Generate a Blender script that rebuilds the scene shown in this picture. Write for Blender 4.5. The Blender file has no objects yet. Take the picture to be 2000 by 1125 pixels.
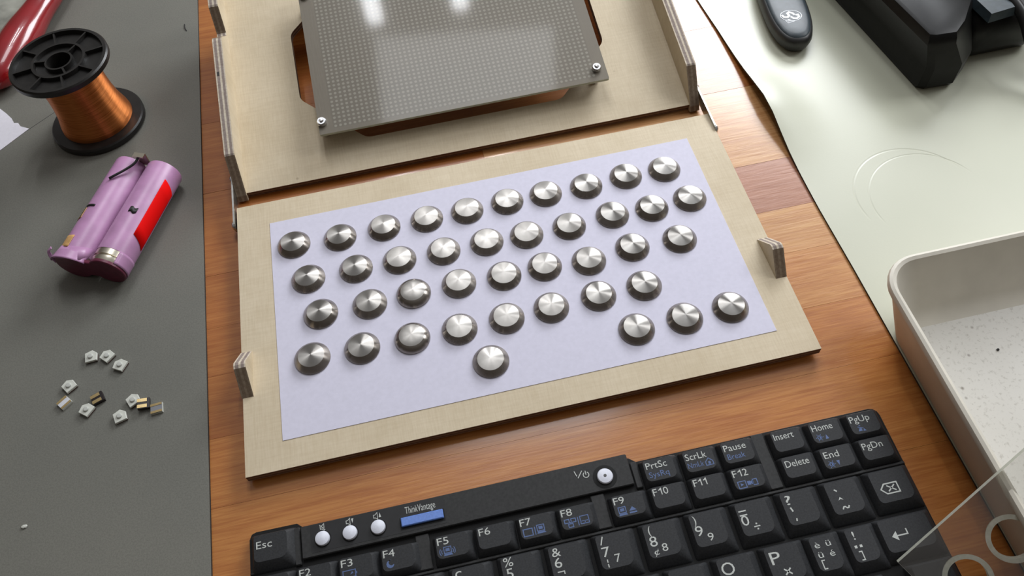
import bpy, bmesh, math, random
from mathutils import Vector, Matrix
random.seed(7)
R = math.radians
PI = math.pi
S = bpy.context.scene
COL = S.collection
MM = 0.001

# ------------------------------------------------------------------ camera
cam_d = bpy.data.cameras.new('camera')
cam = bpy.data.objects.new('camera', cam_d); COL.objects.link(cam)
cam_d.sensor_width = 36.0; cam_d.lens = 36.0 * 1560 / 2000
cam_d.clip_start = 0.01; cam_d.clip_end = 50
Mcv = ((0.97564599, -0.20775434, 0.07037781),
       (-0.21207328, -0.81144431, 0.5445944),
       (-0.05603417, -0.5462566, -0.83574153))
cam.matrix_world = Matrix(((Mcv[0][0], -Mcv[0][1], -Mcv[0][2], 0.0),
                           (Mcv[1][0], -Mcv[1][1], -Mcv[1][2], 0.0),
                           (Mcv[2][0], -Mcv[2][1], -Mcv[2][2], 0.318),
                           (0, 0, 0, 1)))
S.camera = cam

# ------------------------------------------------------------------ world, lights, exposure
S.view_settings.view_transform = 'Standard'
S.view_settings.look = 'None'
S.view_settings.exposure = -0.08
S.view_settings.gamma = 1.0
W = bpy.data.worlds.new('room_light'); S.world = W; W.use_nodes = True
wn = W.node_tree.nodes; wl = W.node_tree.links
wn.clear()
wo = wn.new('ShaderNodeOutputWorld'); wb = wn.new('ShaderNodeBackground')
tc = wn.new('ShaderNodeTexCoord'); dt = wn.new('ShaderNodeVectorMath'); dt.operation = 'DOT_PRODUCT'
dt.inputs[1].default_value = (0.22, 0.30, 0.93)          # pale ceiling, brighter towards the window side; dim brownish room lower down
rp = wn.new('ShaderNodeValToRGB')
for p_, c_ in ((0.55, (0.27, 0.245, 0.22, 1)), (0.80, (0.62, 0.61, 0.60, 1))): rp.color_ramp.elements.new(p_).color = c_
rp.color_ramp.elements[0].position = 0.0; rp.color_ramp.elements[0].color = (0.13, 0.105, 0.085, 1)
rp.color_ramp.elements[-1].position = 1.0; rp.color_ramp.elements[-1].color = (0.84, 0.85, 0.88, 1)
wl.new(tc.outputs['Generated'], dt.inputs[0]); wl.new(dt.outputs['Value'], rp.inputs[0])
wl.new(rp.outputs[0], wb.inputs[0]); wl.new(wb.outputs[0], wo.inputs[0])
wb.inputs[1].default_value = 0.50

def area(name, az, el, dist, sx, sy, power, color, target=(0.03, 0.22, 0)):
    d = bpy.data.lights.new(name, 'AREA'); d.shape = 'RECTANGLE'; d.size = sx; d.size_y = sy
    d.energy = power; d.color = color
    o = bpy.data.objects.new(name, d); COL.objects.link(o)
    az, el = R(az), R(el)
    dr = Vector((math.sin(az) * math.cos(el), math.cos(az) * math.cos(el), math.sin(el)))
    o.location = Vector(target) + dr * dist
    o.rotation_euler = dr.to_track_quat('Z', 'Y').to_euler()
    return o
area('window_daylight', 36.5, 28.5, 0.88, 0.42, 0.29, 6.4, (0.93, 0.96, 1.0))
area('side_window_daylight', 76, 36, 1.0, 0.26, 0.34, 2.6, (0.95, 0.97, 1.0))
area('high_window_daylight', 8, 64, 1.5, 0.40, 0.30, 3.2, (0.95, 0.97, 1.0))
area('streak_strip_light', -5.5, 50, 1.3, 0.03, 0.26, 1.6, (0.96, 0.97, 1.0))  # unseen strip lights, added to draw two narrow streaks on the perforated board
area('streak_strip_light', 7.5, 50, 1.3, 0.03, 0.26, 1.6, (0.96, 0.97, 1.0))

# ------------------------------------------------------------------ materials
class NT:
    def __init__(s, name):
        s.m = bpy.data.materials.new(name); s.m.use_nodes = True
        s.t = s.m.node_tree; s.t.nodes.clear()
        s.out = s.n('ShaderNodeOutputMaterial'); s.b = s.n('ShaderNodeBsdfPrincipled')
        s.l(s.b.outputs[0], s.out.inputs[0])
    def n(s, k, **kw):
        x = s.t.nodes.new(k)
        for a, v in kw.items(): setattr(x, a, v)
        return x
    def l(s, a, b): s.t.links.new(a, b)
    def coord(s, scale=(1, 1, 1), rot=(0, 0, 0), kind='Object'):
        c = s.n('ShaderNodeTexCoord'); mp = s.n('ShaderNodeMapping')
        mp.inputs['Scale'].default_value = scale; mp.inputs['Rotation'].default_value = rot
        s.l(c.outputs[kind], mp.inputs[0]); return mp.outputs[0]
    def noise(s, vec, scale=5, detail=3, rough=0.5, dist=0):
        x = s.n('ShaderNodeTexNoise'); x.inputs['Scale'].default_value = scale
        x.inputs['Detail'].default_value = detail; x.inputs['Roughness'].default_value = rough
        x.inputs['Distortion'].default_value = dist
        s.l(vec, x.inputs['Vector']); return x.outputs[0]
    def ramp(s, v, stops):
        x = s.n('ShaderNodeValToRGB'); e = x.color_ramp.elements
        while len(e) < len(stops): e.new(0.5)
        for i, (p, c) in enumerate(stops):
            e[i].position = p; e[i].color = (*c, 1) if len(c) == 3 else c
        s.l(v, x.inputs[0]); return x.outputs[0]
    def mix(s, f, a, b, mode='MIX'):
        x = s.n('ShaderNodeMix', data_type='RGBA', blend_type=mode)
        for i, v in ((0, f), (6, a), (7, b)):
            if hasattr(v, 'links'): s.l(v, x.inputs[i])
            elif isinstance(v, (int, float)): x.inputs[i].default_value = v
            else: x.inputs[i].default_value = (*v, 1)
        return x.outputs[2]
    def math(s, op, a, b=0.0, c=0.0):
        x = s.n('ShaderNodeMath', operation=op)
        for i, v in enumerate((a, b, c)):
            if hasattr(v, 'links'): s.l(v, x.inputs[i])
            else: x.inputs[i].default_value = v
        return x.outputs[0]
    def set(s, **kw):
        for k, v in kw.items():
            i = s.b.inputs[k.replace('_', ' ')]
            if hasattr(v, 'links'): s.l(v, i)
            elif isinstance(v, tuple) and len(v) == 3: i.default_value = (*v, 1)
            else: i.default_value = v
        return s
    def bump(s, h, strength=0.2, dist=0.0005):
        x = s.n('ShaderNodeBump'); x.inputs['Strength'].default_value = strength
        x.inputs['Distance'].default_value = dist
        s.l(h, x.inputs['Height']); s.l(x.outputs[0], s.b.inputs['Normal'])

def plain(name, col, rough=0.5, metal=0.0, var=0.06, scale=300, spec=0.5, bump=0.0, **kw):
    m = NT(name)
    v = m.noise(m.coord(), scale, 3)
    lo = tuple(c * (1 - var * 2) for c in col); hi = tuple(min(1, c * (1 + var * 2)) for c in col)
    m.set(Base_Color=m.ramp(v, [(0.3, lo), (0.7, hi)]), Roughness=rough, Metallic=metal)
    m.b.inputs['Specular IOR Level'].default_value = spec
    if bump: m.bump(v, bump, 0.0002)
    for k, x in kw.items(): m.b.inputs[k.replace('_', ' ')].default_value = x
    return m.m

def mat_table():
    m = NT('varnished_wood')
    att = m.n('ShaderNodeAttribute', attribute_name='tint', attribute_type='GEOMETRY')
    g1 = m.noise(m.coord((5, 60, 1), (0, 0, R(2))), 6, 6, 0.62, 0.6)
    g2 = m.noise(m.coord((12, 420, 1), (0, 0, R(2))), 3, 4, 0.6, 0.25)
    g3 = m.noise(m.coord((3, 9, 1)), 4, 3, 0.5)
    base = m.ramp(att.outputs['Fac'], [(0.0, (0.26, 0.080, 0.020)), (0.35, (0.38, 0.135, 0.030)), (0.6, (0.50, 0.21, 0.050)),
                                       (0.8, (0.60, 0.33, 0.13)), (1.0, (0.42, 0.195, 0.115))])
    c = m.mix(m.ramp(g1, [(0.35, (0, 0, 0)), (0.62, (1, 1, 1))]), m.mix(1.0, base, (0.80, 0.68, 0.56), 'MULTIPLY'), base)
    c = m.mix(m.ramp(g2, [(0.40, (1, 1, 1)), (0.56, (0, 0, 0))]), c, m.mix(1.0, c, (0.88, 0.80, 0.72), 'MULTIPLY'))
    c = m.mix(m.ramp(g3, [(0.35, (0, 0, 0)), (0.7, (0.55, 0.55, 0.55))]), c, m.mix(1.0, c, (1.18, 1.12, 1.05), 'MULTIPLY'))
    # small dark knots and flecks
    v = m.n('ShaderNodeTexVoronoi'); v.inputs['Scale'].default_value = 9
    m.l(m.coord((1, 2.2, 1)), v.inputs['Vector'])
    c = m.mix(m.ramp(v.outputs['Distance'], [(0.02, (0.85, 0.85, 0.85)), (0.055, (0, 0, 0))]), c, (0.10, 0.03, 0.012))
    sc = m.noise(m.coord((30, 160, 1), (0, 0, R(-14))), 3, 2, 0.5)
    rough = m.math('MULTIPLY_ADD', m.noise(m.coord(), 45, 4), 0.14, 0.30)
    m.set(Base_Color=c, Roughness=rough)
    m.b.inputs['Specular IOR Level'].default_value = 0.4
    m.b.inputs['Coat Weight'].default_value = 0.75; m.b.inputs['Coat Roughness'].default_value = 0.15
    h = m.math('ADD', m.math('MULTIPLY', g2, 0.5), m.math('MULTIPLY', sc, 0.7))
    m.bump(h, 0.22, 0.0006)
    return m.m

def ply_face(name, rot=0.0):
    m = NT(name)
    a = m.noise(m.coord((900, 60, 60), (0, 0, rot)), 1.4, 3, 0.7)
    b = m.noise(m.coord((60, 700, 60), (0, 0, rot)), 1.2, 3, 0.6)
    d = m.noise(m.coord(), 28, 4, 0.6)
    c = m.ramp(d, [(0.3, (0.60, 0.505, 0.355)), (0.7, (0.68, 0.585, 0.43))])
    c = m.mix(m.ramp(a, [(0.35, (0.55, 0.55, 0.55)), (0.6, (0, 0, 0))]), c, m.mix(1.0, c, (0.88, 0.85, 0.80), 'MULTIPLY'))
    c = m.mix(m.ramp(b, [(0.4, (0.45, 0.45, 0.45)), (0.6, (0, 0, 0))]), c, m.mix(1.0, c, (0.91, 0.89, 0.86), 'MULTIPLY'))
    v = m.n('ShaderNodeTexVoronoi'); v.inputs['Scale'].default_value = 26
    m.l(m.coord(), v.inputs['Vector'])
    c = m.mix(m.ramp(v.outputs['Distance'], [(0.015, (0.7, 0.7, 0.7)), (0.035, (0, 0, 0))]), c, (0.22, 0.15, 0.09))
    m.set(Base_Color=c, Roughness=0.62); m.b.inputs['Specular IOR Level'].default_value = 0.3
    m.bump(a, 0.15, 0.0002)
    return m.m

def ply_edge(name, axis, lo, hi, pale=(0.64, 0.57, 0.46), dark=(0.30, 0.25, 0.225)):
    """glued plies seen on a cut edge: stripes across the board thickness (object axis), in metres"""
    m = NT(name)
    c = m.n('ShaderNodeTexCoord'); s = m.n('ShaderNodeSeparateXYZ'); m.l(c.outputs['Object'], s.inputs[0])
    t = m.n('ShaderNodeMapRange'); t.inputs['From Min'].default_value = lo; t.inputs['From Max'].default_value = hi
    m.l(s.outputs[axis], t.inputs[0])
    col = m.ramp(t.outputs[0], [(0.0, pale), (0.12, pale), (0.15, dark), (0.40, dark), (0.43, pale), (0.60, pale), (0.63, dark), (0.86, dark), (0.89, pale), (1.0, pale)])
    n = m.noise(m.coord((1, 1, 1)), 700, 3, 0.7)
    col = m.mix(m.ramp(n, [(0.35, (0.6, 0.6, 0.6)), (0.6, (0, 0, 0))]), col, m.mix(1.0, col, (0.62, 0.55, 0.5), 'MULTIPLY'))
    m.set(Base_Color=col, Roughness=0.8); m.b.inputs['Specular IOR Level'].default_value = 0.15
    return m.m

def brushed(name, col, rough, aniso):
    m = NT(name)
    t = m.n('ShaderNodeTangent', direction_type='RADIAL', axis='Z')
    oi = m.n('ShaderNodeObjectInfo')
    n = m.noise(m.coord((1, 1, 1)), 900, 2)
    r_ = m.math('MULTIPLY_ADD', n, 0.05, rough)
    r_ = m.math('ADD', r_, m.math('MULTIPLY', oi.outputs['Random'], 0.08))
    m.set(Base_Color=m.ramp(m.noise(m.coord(), 260, 3), [(0.35, tuple(c * 0.93 for c in col)), (0.65, col)]), Metallic=1.0, Roughness=r_)
    m.b.inputs['Anisotropic'].default_value = aniso; m.b.inputs['Anisotropic Rotation'].default_value = 0.25
    m.l(t.outputs[0], m.b.inputs['Tangent'])
    # fine turned rings around the centre
    c = m.n('ShaderNodeTexCoord'); s = m.n('ShaderNodeSeparateXYZ'); m.l(c.outputs['Object'], s.inputs[0])
    cb = m.n('ShaderNodeCombineXYZ'); m.l(s.outputs[0], cb.inputs[0]); m.l(s.outputs[1], cb.inputs[1])
    ln = m.n('ShaderNodeVectorMath', operation='LENGTH'); m.l(cb.outputs[0], ln.inputs[0])
    cc = m.n('ShaderNodeCombineXYZ'); m.l(ln.outputs['Value'], cc.inputs[0]); m.l(oi.outputs['Random'], cc.inputs[1])
    rn = m.n('ShaderNodeTexNoise'); rn.inputs['Scale'].default_value = 4200; rn.inputs['Detail'].default_value = 2
    m.l(cc.outputs[0], rn.inputs['Vector'])
    m.bump(rn.outputs[0], 0.15, 0.00003)
    return m.m

M = {}
M['table'] = mat_table()
M['ply'] = ply_face('birch_veneer')
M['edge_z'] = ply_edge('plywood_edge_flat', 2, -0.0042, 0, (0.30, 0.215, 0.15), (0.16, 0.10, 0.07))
M['edge_cut'] = ply_edge('plywood_end_grain_shaded', 0, 0, 0.0052, (0.31, 0.25, 0.185), (0.24, 0.185, 0.135))  # end grain, with the shade of the slanted faces darkened into its colour
M['edge_x'] = ply_edge('plywood_edge_upright', 0, 0, 0.0052)
M['paper'] = plain('lavender_white_paper', (0.66, 0.645, 0.76), 0.85, var=0.015, scale=500, spec=0.2)
M['white_paper'] = plain('white_paper', (0.76, 0.74, 0.80), 0.85, var=0.015, scale=500, spec=0.2)
M['cap'] = brushed('brushed_steel', (0.35, 0.335, 0.315), 0.26, 0.96)
M['skirt'] = brushed('turned_steel_bevel', (0.33, 0.30, 0.27), 0.20, 0.85)
M['zinc'] = plain('zinc_plated_steel', (0.75, 0.75, 0.76), 0.25, 1.0, 0.04)
M['strap'] = plain('dull_steel_strap', (0.50, 0.50, 0.47), 0.35, 1.0, 0.08)
M['dark_screw'] = plain('dark_screw', (0.05, 0.05, 0.05), 0.35, 0.8)

def mat_mat():
    m = NT('dark_grey_mat')
    a = m.noise(m.coord(), 1400, 2, 0.7); b = m.noise(m.coord(), 7, 4, 0.6)
    c = m.ramp(b, [(0.3, (0.158, 0.158, 0.138)), (0.7, (0.198, 0.193, 0.165))])
    c = m.mix(m.ramp(a, [(0.35, (0.5, 0.5, 0.5)), (0.6, (0, 0, 0))]), c, m.mix(1.0, c, (0.7, 0.7, 0.7), 'MULTIPLY'))
    m.set(Base_Color=c, Roughness=0.55); m.b.inputs['Specular IOR Level'].default_value = 0.35
    m.bump(a, 0.2, 0.0002); return m.m
M['mat'] = mat_mat()
M['mat_edge'] = plain('black_mat_edge', (0.02, 0.02, 0.018), 0.7)

def mat_pad():
    m = NT('cream_desk_pad')
    a = m.noise(m.coord(), 900, 2, 0.7)
    c = m.ramp(m.noise(m.coord(), 9, 3), [(0.3, (0.515, 0.525, 0.415)), (0.7, (0.565, 0.57, 0.46))])
    # pressed-in rings left by a cup
    co = m.n('ShaderNodeTexCoord'); tot = None
    for (cx, cy, rr, w) in ((0.2335, 0.2110, 0.0300, 0.0007), (0.2385, 0.2070, 0.0290, 0.0006)):
        v = m.n('ShaderNodeVectorMath', operation='SUBTRACT'); m.l(co.outputs['Object'], v.inputs[0]); v.inputs[1].default_value = (cx, cy, 0)
        s = m.n('ShaderNodeSeparateXYZ'); m.l(v.outputs[0], s.inputs[0])
        cb = m.n('ShaderNodeCombineXYZ'); m.l(s.outputs[0], cb.inputs[0]); m.l(s.outputs[1], cb.inputs[1])
        ln = m.n('ShaderNodeVectorMath', operation='LENGTH'); m.l(cb.outputs[0], ln.inputs[0])
        d = m.math('ABSOLUTE', m.math('SUBTRACT', ln.outputs['Value'], rr))
        k = m.math('SUBTRACT', 1.0, m.math('MINIMUM', m.math('DIVIDE', d, w), 1.0))
        # only the part of the ring towards the window was pressed in
        k = m.math('MULTIPLY', k, m.math('MINIMUM', m.math('MAXIMUM', m.math('MULTIPLY', m.math('SUBTRACT', s.outputs[1], m.math('MULTIPLY', s.outputs[0], 0.35)), 90), 0.0), 1.0))
        tot = k if tot is None else m.math('ADD', tot, k)
    h = m.math('ADD', m.math('MULTIPLY', a, 0.12), m.math('MULTIPLY', tot, -1.0))
    m.set(Base_Color=c, Roughness=0.36); m.b.inputs['Specular IOR Level'].default_value = 0.5
    m.bump(h, 0.5, 0.0003); return m.m
M['pad'] = mat_pad()
M['pad_under'] = plain('pad_backing', (0.05, 0.045, 0.035), 0.8)

def mat_perf():
    m = NT('perforated_fibreglass')
    co = m.n('ShaderNodeTexCoord'); s = m.n('ShaderNodeSeparateXYZ'); m.l(co.outputs['Object'], s.inputs[0])
    p = 0.00254
    fx = m.math('SUBTRACT', m.math('FRACT', m.math('DIVIDE', s.outputs[0], p)), 0.5)
    fy = m.math('SUBTRACT', m.math('FRACT', m.math('DIVIDE', s.outputs[1], p)), 0.5)
    r2 = m.math('SQRT', m.math('ADD', m.math('MULTIPLY', fx, fx), m.math('MULTIPLY', fy, fy)))
    dot = m.ramp(r2, [(0.0, (0.8, 0.8, 0.8)), (0.20, (1, 1, 1)), (0.36, (0, 0, 0))])
    # only inside the drilled field
    def inside(v, lo, hi):
        return m.math('MULTIPLY', m.math('GREATER_THAN', v, lo), m.math('LESS_THAN', v, hi))
    msk = m.math('MULTIPLY', inside(s.outputs[0], 0.00762, 0.14986), inside(s.outputs[1], 0.00254, 0.09652))
    msk2 = m.math('MULTIPLY', dot, msk)
    wv = m.noise(m.coord((350, 30, 1)), 3, 2); wv2 = m.noise(m.coord((30, 350, 1)), 3, 2)
    n = m.noise(m.coord(), 10, 3)
    base = m.ramp(n, [(0.3, (0.165, 0.142, 0.108)), (0.7, (0.20, 0.175, 0.135))])
    base = m.mix(m.math('MULTIPLY', m.math('ADD', wv, wv2), 0.12), base, (0.30, 0.27, 0.22))
    inn = m.mix(m.math('MULTIPLY', msk, 0.25), base, (0.12, 0.11, 0.09))
    c = m.mix(m.math('MULTIPLY', msk2, 0.72), inn, (0.36, 0.34, 0.28))
    m.set(Base_Color=c, Roughness=0.5); m.b.inputs['Specular IOR Level'].default_value = 0.3
    m.b.inputs['Coat Weight'].default_value = 0.35; m.b.inputs['Coat Roughness'].default_value = 0.07
    m.bump(wv, 0.15, 0.0003)
    tr = m.n('ShaderNodeBsdfTransparent'); tr.inputs[0].default_value = (0.85, 0.82, 0.72, 1)
    mx = m.n('ShaderNodeMixShader'); mx.inputs[0].default_value = 0.16
    m.l(m.b.outputs[0], mx.inputs[1]); m.l(tr.outputs[0], mx.inputs[2]); m.l(mx.outputs[0], m.out.inputs[0])
    return m.m
M['perf'] = mat_perf()
M['perf_edge'] = plain('pale_board_edge', (0.42, 0.45, 0.36), 0.4)

M['kb_key'] = plain('matt_black_keycap', (0.026, 0.027, 0.029), 0.55, var=0.12, scale=1500, spec=0.30)
M['kb_well'] = plain('black_key_well', (0.006, 0.006, 0.006), 0.6, spec=0.25)
M['kb_deck'] = plain('dark_grey_plastic', (0.028, 0.028, 0.028), 0.6, var=0.1, scale=900, spec=0.3)
M['kb_panel'] = plain('black_button_panel', (0.016, 0.016, 0.017), 0.5, spec=0.35)
M['legend'] = plain('pale_grey_print', (0.50, 0.52, 0.49), 0.6, var=0.02)
M['legend_blue'] = plain('blue_print', (0.085, 0.135, 0.29), 0.6, var=0.04)
M['button_white'] = plain('silver_white_button', (0.72, 0.74, 0.82), 0.38, var=0.02, scale=1500)
M['button_blue'] = plain('blue_button', (0.13, 0.24, 0.62), 0.4, var=0.05, scale=1200)
M['glow_dark'] = plain('grey_indicator', (0.10, 0.10, 0.10), 0.4)

def mat_tray():
    m = NT('off_white_plastic')
    v = m.n('ShaderNodeTexVoronoi'); v.inputs['Scale'].default_value = 170; v.inputs['Randomness'].default_value = 1
    m.l(m.coord(), v.inputs['Vector'])
    n = m.noise(m.coord(), 60, 4, 0.7); d = m.noise(m.coord(), 520, 2, 0.7)
    c = m.ramp(m.noise(m.coord(), 9, 4, 0.6), [(0.3, (0.60, 0.575, 0.515)), (0.7, (0.70, 0.68, 0.63))])
    sp_ = m.math('MULTIPLY', m.ramp(v.outputs['Distance'], [(0.05, (1, 1, 1)), (0.16, (0, 0, 0))]), m.ramp(n, [(0.46, (0, 0, 0)), (0.58, (0.8, 0.8, 0.8))]))
    c = m.mix(sp_, c, (0.16, 0.13, 0.10))
    c = m.mix(m.ramp(d, [(0.55, (0, 0, 0)), (0.72, (0.45, 0.45, 0.45))]), c, (0.30, 0.27, 0.22))
    m.set(Base_Color=c, Roughness=0.5); m.b.inputs['Specular IOR Level'].default_value = 0.35
    return m.m
M['tray'] = mat_tray()
M['tray_wall'] = plain('off_white_plastic_wall', (0.68, 0.64, 0.55), 0.5, var=0.03, scale=60, spec=0.35)

def mat_acrylic():
    m = NT('clear_acrylic')
    g = m.n('ShaderNodeBsdfGlossy'); g.inputs['Roughness'].default_value = 0.08
    tr = m.n('ShaderNodeBsdfTransparent'); tr.inputs[0].default_value = (0.96, 0.96, 0.95, 1)
    df = m.n('ShaderNodeBsdfDiffuse'); df.inputs[0].default_value = (0.6, 0.58, 0.56, 1)
    fr = m.n('ShaderNodeFresnel'); fr.inputs[0].default_value = 1.49
    m1 = m.n('ShaderNodeMixShader'); m1.inputs[0].default_value = 0.07
    m2 = m.n('ShaderNodeMixShader')
    sc = m.math('MULTIPLY', m.noise(m.coord((60, 6, 1), (0, 0, R(40))), 8, 3), 0.06)
    m.l(m.math('MULTIPLY_ADD', m.math('ADD', fr.outputs[0], sc), 0.5, 0.0), m2.inputs[0])
    m.l(tr.outputs[0], m1.inputs[1]); m.l(df.outputs[0], m1.inputs[2])
    m.l(m1.outputs[0], m2.inputs[1]); m.l(g.outputs[0], m2.inputs[2]); m.l(m2.outputs[0], m.out.inputs[0])
    return m.m
M['acrylic'] = mat_acrylic()
def mat_frost():
    m = NT('frosted_acrylic_edge')
    n = m.noise(m.coord((1, 1, 1)), 900, 3)
    m.set(Base_Color=m.ramp(n, [(0.3, (0.56, 0.58, 0.48)), (0.7, (0.74, 0.75, 0.66))]), Roughness=0.4)
    tl = m.n('ShaderNodeBsdfTranslucent'); tl.inputs[0].default_value = (0.85, 0.86, 0.78, 1)
    ad = m.n('ShaderNodeMixShader'); ad.inputs[0].default_value = 0.5
    m.l(m.b.outputs[0], ad.inputs[1]); m.l(tl.outputs[0], ad.inputs[2]); m.l(ad.outputs[0], m.out.inputs[0])
    return m.m
M['frost'] = mat_frost()

M['spool'] = plain('black_spool_plastic', (0.012, 0.011, 0.010), 0.38, var=0.15, scale=200, spec=0.5)
def mat_copper():
    m = NT('wound_copper_wire')
    co = m.n('ShaderNodeTexCoord'); s = m.n('ShaderNodeSeparateXYZ'); m.l(co.outputs['Object'], s.inputs[0])
    w = m.math('SINE', m.math('MULTIPLY', s.outputs[2], 2 * PI / 0.00042))
    st = m.noise(m.coord((30, 30, 900)), 2, 3, 0.7)
    c = m.ramp(st, [(0.3, (0.50, 0.14, 0.035)), (0.7, (0.86, 0.32, 0.10))])
    tg = m.n('ShaderNodeTangent', direction_type='RADIAL', axis='Z'); m.l(tg.outputs[0], m.b.inputs['Tangent'])
    m.b.inputs['Anisotropic'].default_value = 0.96; m.b.inputs['Anisotropic Rotation'].default_value = 0.25
    m.set(Base_Color=c, Metallic=1.0, Roughness=0.42)
    m.bump(m.math('ADD', m.math('MULTIPLY', w, 0.5), st), 0.4, 0.00009)
    return m.m
M['copper'] = mat_copper()
M['wrap'] = plain('pink_violet_wrap', (0.46, 0.24, 0.42), 0.36, var=0.05, scale=120)
M['wrap_end'] = plain('dark_magenta_end', (0.13, 0.018, 0.045), 0.4, var=0.1)
M['tape'] = plain('amber_tape', (0.62, 0.36, 0.14), 0.4, var=0.1)
M['ink'] = plain('black_marker', (0.012, 0.012, 0.012), 0.5)
M['nickel'] = plain('nickel', (0.60, 0.55, 0.45), 0.3, 1.0, 0.02, 60)
M['red_label'] = plain('red_label', (0.90, 0.004, 0.004), 0.7, var=0.0, spec=0.1)
M['red_plastic'] = plain('translucent_red_plastic', (0.25, 0.006, 0.010), 0.22, var=0.1, scale=40, Coat_Weight=0.5)
M['clear_grey'] = plain('clear_grey_plastic', (0.30, 0.30, 0.26), 0.2, var=0.2, scale=60)
M['black_gloss'] = plain('satin_black_plastic', (0.007, 0.007, 0.007), 0.36, var=0.1, spec=0.2)
M['dongle_top'] = plain('dark_grey_satin_top', (0.030, 0.042, 0.050), 0.42, var=0.1, spec=0.4)
M['dongle_side'] = plain('black_rubbery_side', (0.022, 0.022, 0.022), 0.42)
M['white_mark'] = plain('white_print', (0.75, 0.77, 0.80), 0.5)
M['black_cable'] = plain('black_cable_sheath', (0.012, 0.012, 0.012), 0.4)
M['smd_white'] = plain('white_ceramic', (0.60, 0.61, 0.55), 0.5, var=0.03)
M['smd_pip'] = plain('grey_white_pip', (0.50, 0.51, 0.47), 0.45, var=0.03)
M['smd_black'] = plain('black_resin', (0.015, 0.010, 0.010), 0.4)
M['smd_brown'] = plain('dark_brown_resin', (0.07, 0.025, 0.02), 0.4)
M['gold'] = plain('gold_pad', (0.62, 0.47, 0.23), 0.32, 0.85, 0.05)
M['silver_face'] = plain('silver_face', (0.34, 0.35, 0.38), 0.3, 0.6, 0.05)
M['silver_glint'] = plain('silver_with_glint', (0.86, 0.88, 0.94), 0.3, 0.45, 0.03)  # pale base colour stands in for the window's reflection on the chip
M['floor'] = plain('grey_brown_floorboards', (0.16, 0.12, 0.09), 0.6, var=0.2, scale=6)

# ------------------------------------------------------------------ mesh helpers (all sizes in millimetres)
def meshobj(name, verts, faces, mat, parent=None, smooth=False, mats=None, midx=None):
    me = bpy.data.meshes.new(name)
    me.from_pydata([(v[0] * MM, v[1] * MM, v[2] * MM) for v in verts], [], faces)
    for m_ in (mats or [mat]): me.materials.append(m_)
    if midx:
        for p, i in zip(me.polygons, midx): p.material_index = i
    bm = bmesh.new(); bm.from_mesh(me); bmesh.ops.recalc_face_normals(bm, faces=bm.faces); bm.to_mesh(me); bm.free()
    if smooth is True:
        for p in me.polygons: p.use_smooth = True
    elif smooth:
        me.set_sharp_from_angle(angle=R(smooth))
        for p in me.polygons: p.use_smooth = True
    me.update()
    o = bpy.data.objects.new(name, me); COL.objects.link(o)
    if parent: o.parent = parent
    return o

class G:
    """collects geometry with per-face material slots"""
    def __init__(s): s.v = []; s.f = []; s.m = []
    def add(s, v, f, mi=0):
        o = len(s.v); s.v += [tuple(x) for x in v]; s.f += [tuple(i + o for i in q) for q in f]; s.m += [mi] * len(f)
    def loft(s, rings, cap0=True, cap1=True, mi=0, mi0=None, mi1=None, ms=None):
        n = len(rings[0]); v = [p for r in rings for p in r]; o = len(s.v); s.v += [tuple(x) for x in v]
        for k in range(len(rings) - 1):
            for i in range(n):
                a, b = k * n + i, k * n + (i + 1) % n
                s.f.append((o + a, o + b, o + b + n, o + a + n)); s.m.append(ms[k] if ms else mi)
        if cap0: s.f.append(tuple(o + i for i in reversed(range(n)))); s.m.append(mi if mi0 is None else mi0)
        if cap1: s.f.append(tuple(o + (len(rings) - 1) * n + i for i in range(n))); s.m.append(mi if mi1 is None else mi1)
    def box(s, x0, x1, y0, y1, z0, z1, mi=0, top=None):
        q = lambda z: [(x0, y0, z), (x1, y0, z), (x1, y1, z), (x0, y1, z)]
        s.loft([q(z0), q(z1)], mi=mi, mi1=top)
    def obj(s, name, mats, parent=None, smooth=False):
        if not isinstance(mats, (list, tuple)): mats = [mats]
        return meshobj(name, s.v, s.f, None, parent, smooth, mats, s.m)

def rrect(x0, x1, y0, y1, r, z=0, seg=4):
    """rounded rectangle loop; r is one radius or four (front-left, front-right, back-right, back-left)"""
    if not isinstance(r, (tuple, list)): r = (r,) * 4
    out = []
    for (cx, cy, a0), q in zip(((x0, y0, 180), (x1, y0, 270), (x1, y1, 0), (x0, y1, 90)), r):
        sx = 1 if cx == x0 else -1; sy = 1 if cy == y0 else -1
        for k in range(seg + 1):
            a = R(a0 + 90 * k / seg)
            out.append((cx + sx * q + q * math.cos(a), cy + sy * q + q * math.sin(a), z))
    return out

def circle(cx, cy, r, z, n=32, a0=0):
    return [(cx + r * math.cos(a0 + 2 * PI * i / n), cy + r * math.sin(a0 + 2 * PI * i / n), z) for i in range(n)]

def lathe(g, prof, n=48, cx=0, cy=0, cap0=True, cap1=True, mi=0):
    rings = [circle(cx, cy, max(r, 0.01), z, n) for r, z in prof]
    g.loft(rings, cap0, cap1, mi)

def tube(g, pts, rad, n=12, mi=0, flat=1.0):
    pts = [Vector(p) for p in pts]
    if not isinstance(rad, (list, tuple)): rad = [rad] * len(pts)
    rings = []; up = Vector((0, 0, 1))
    for i, p in enumerate(pts):
        t = (pts[min(i + 1, len(pts) - 1)] - pts[max(i - 1, 0)]).normalized()
        a = t.cross(up)
        if a.length < 1e-4: a = Vector((1, 0, 0))
        a.normalize(); b = a.cross(t).normalized()
        rings.append([tuple(p + a * rad[i] * math.cos(2 * PI * k / n) + b * rad[i] * flat * math.sin(2 * PI * k / n)) for k in range(n)])
    g.loft(rings, mi=mi)

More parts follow.
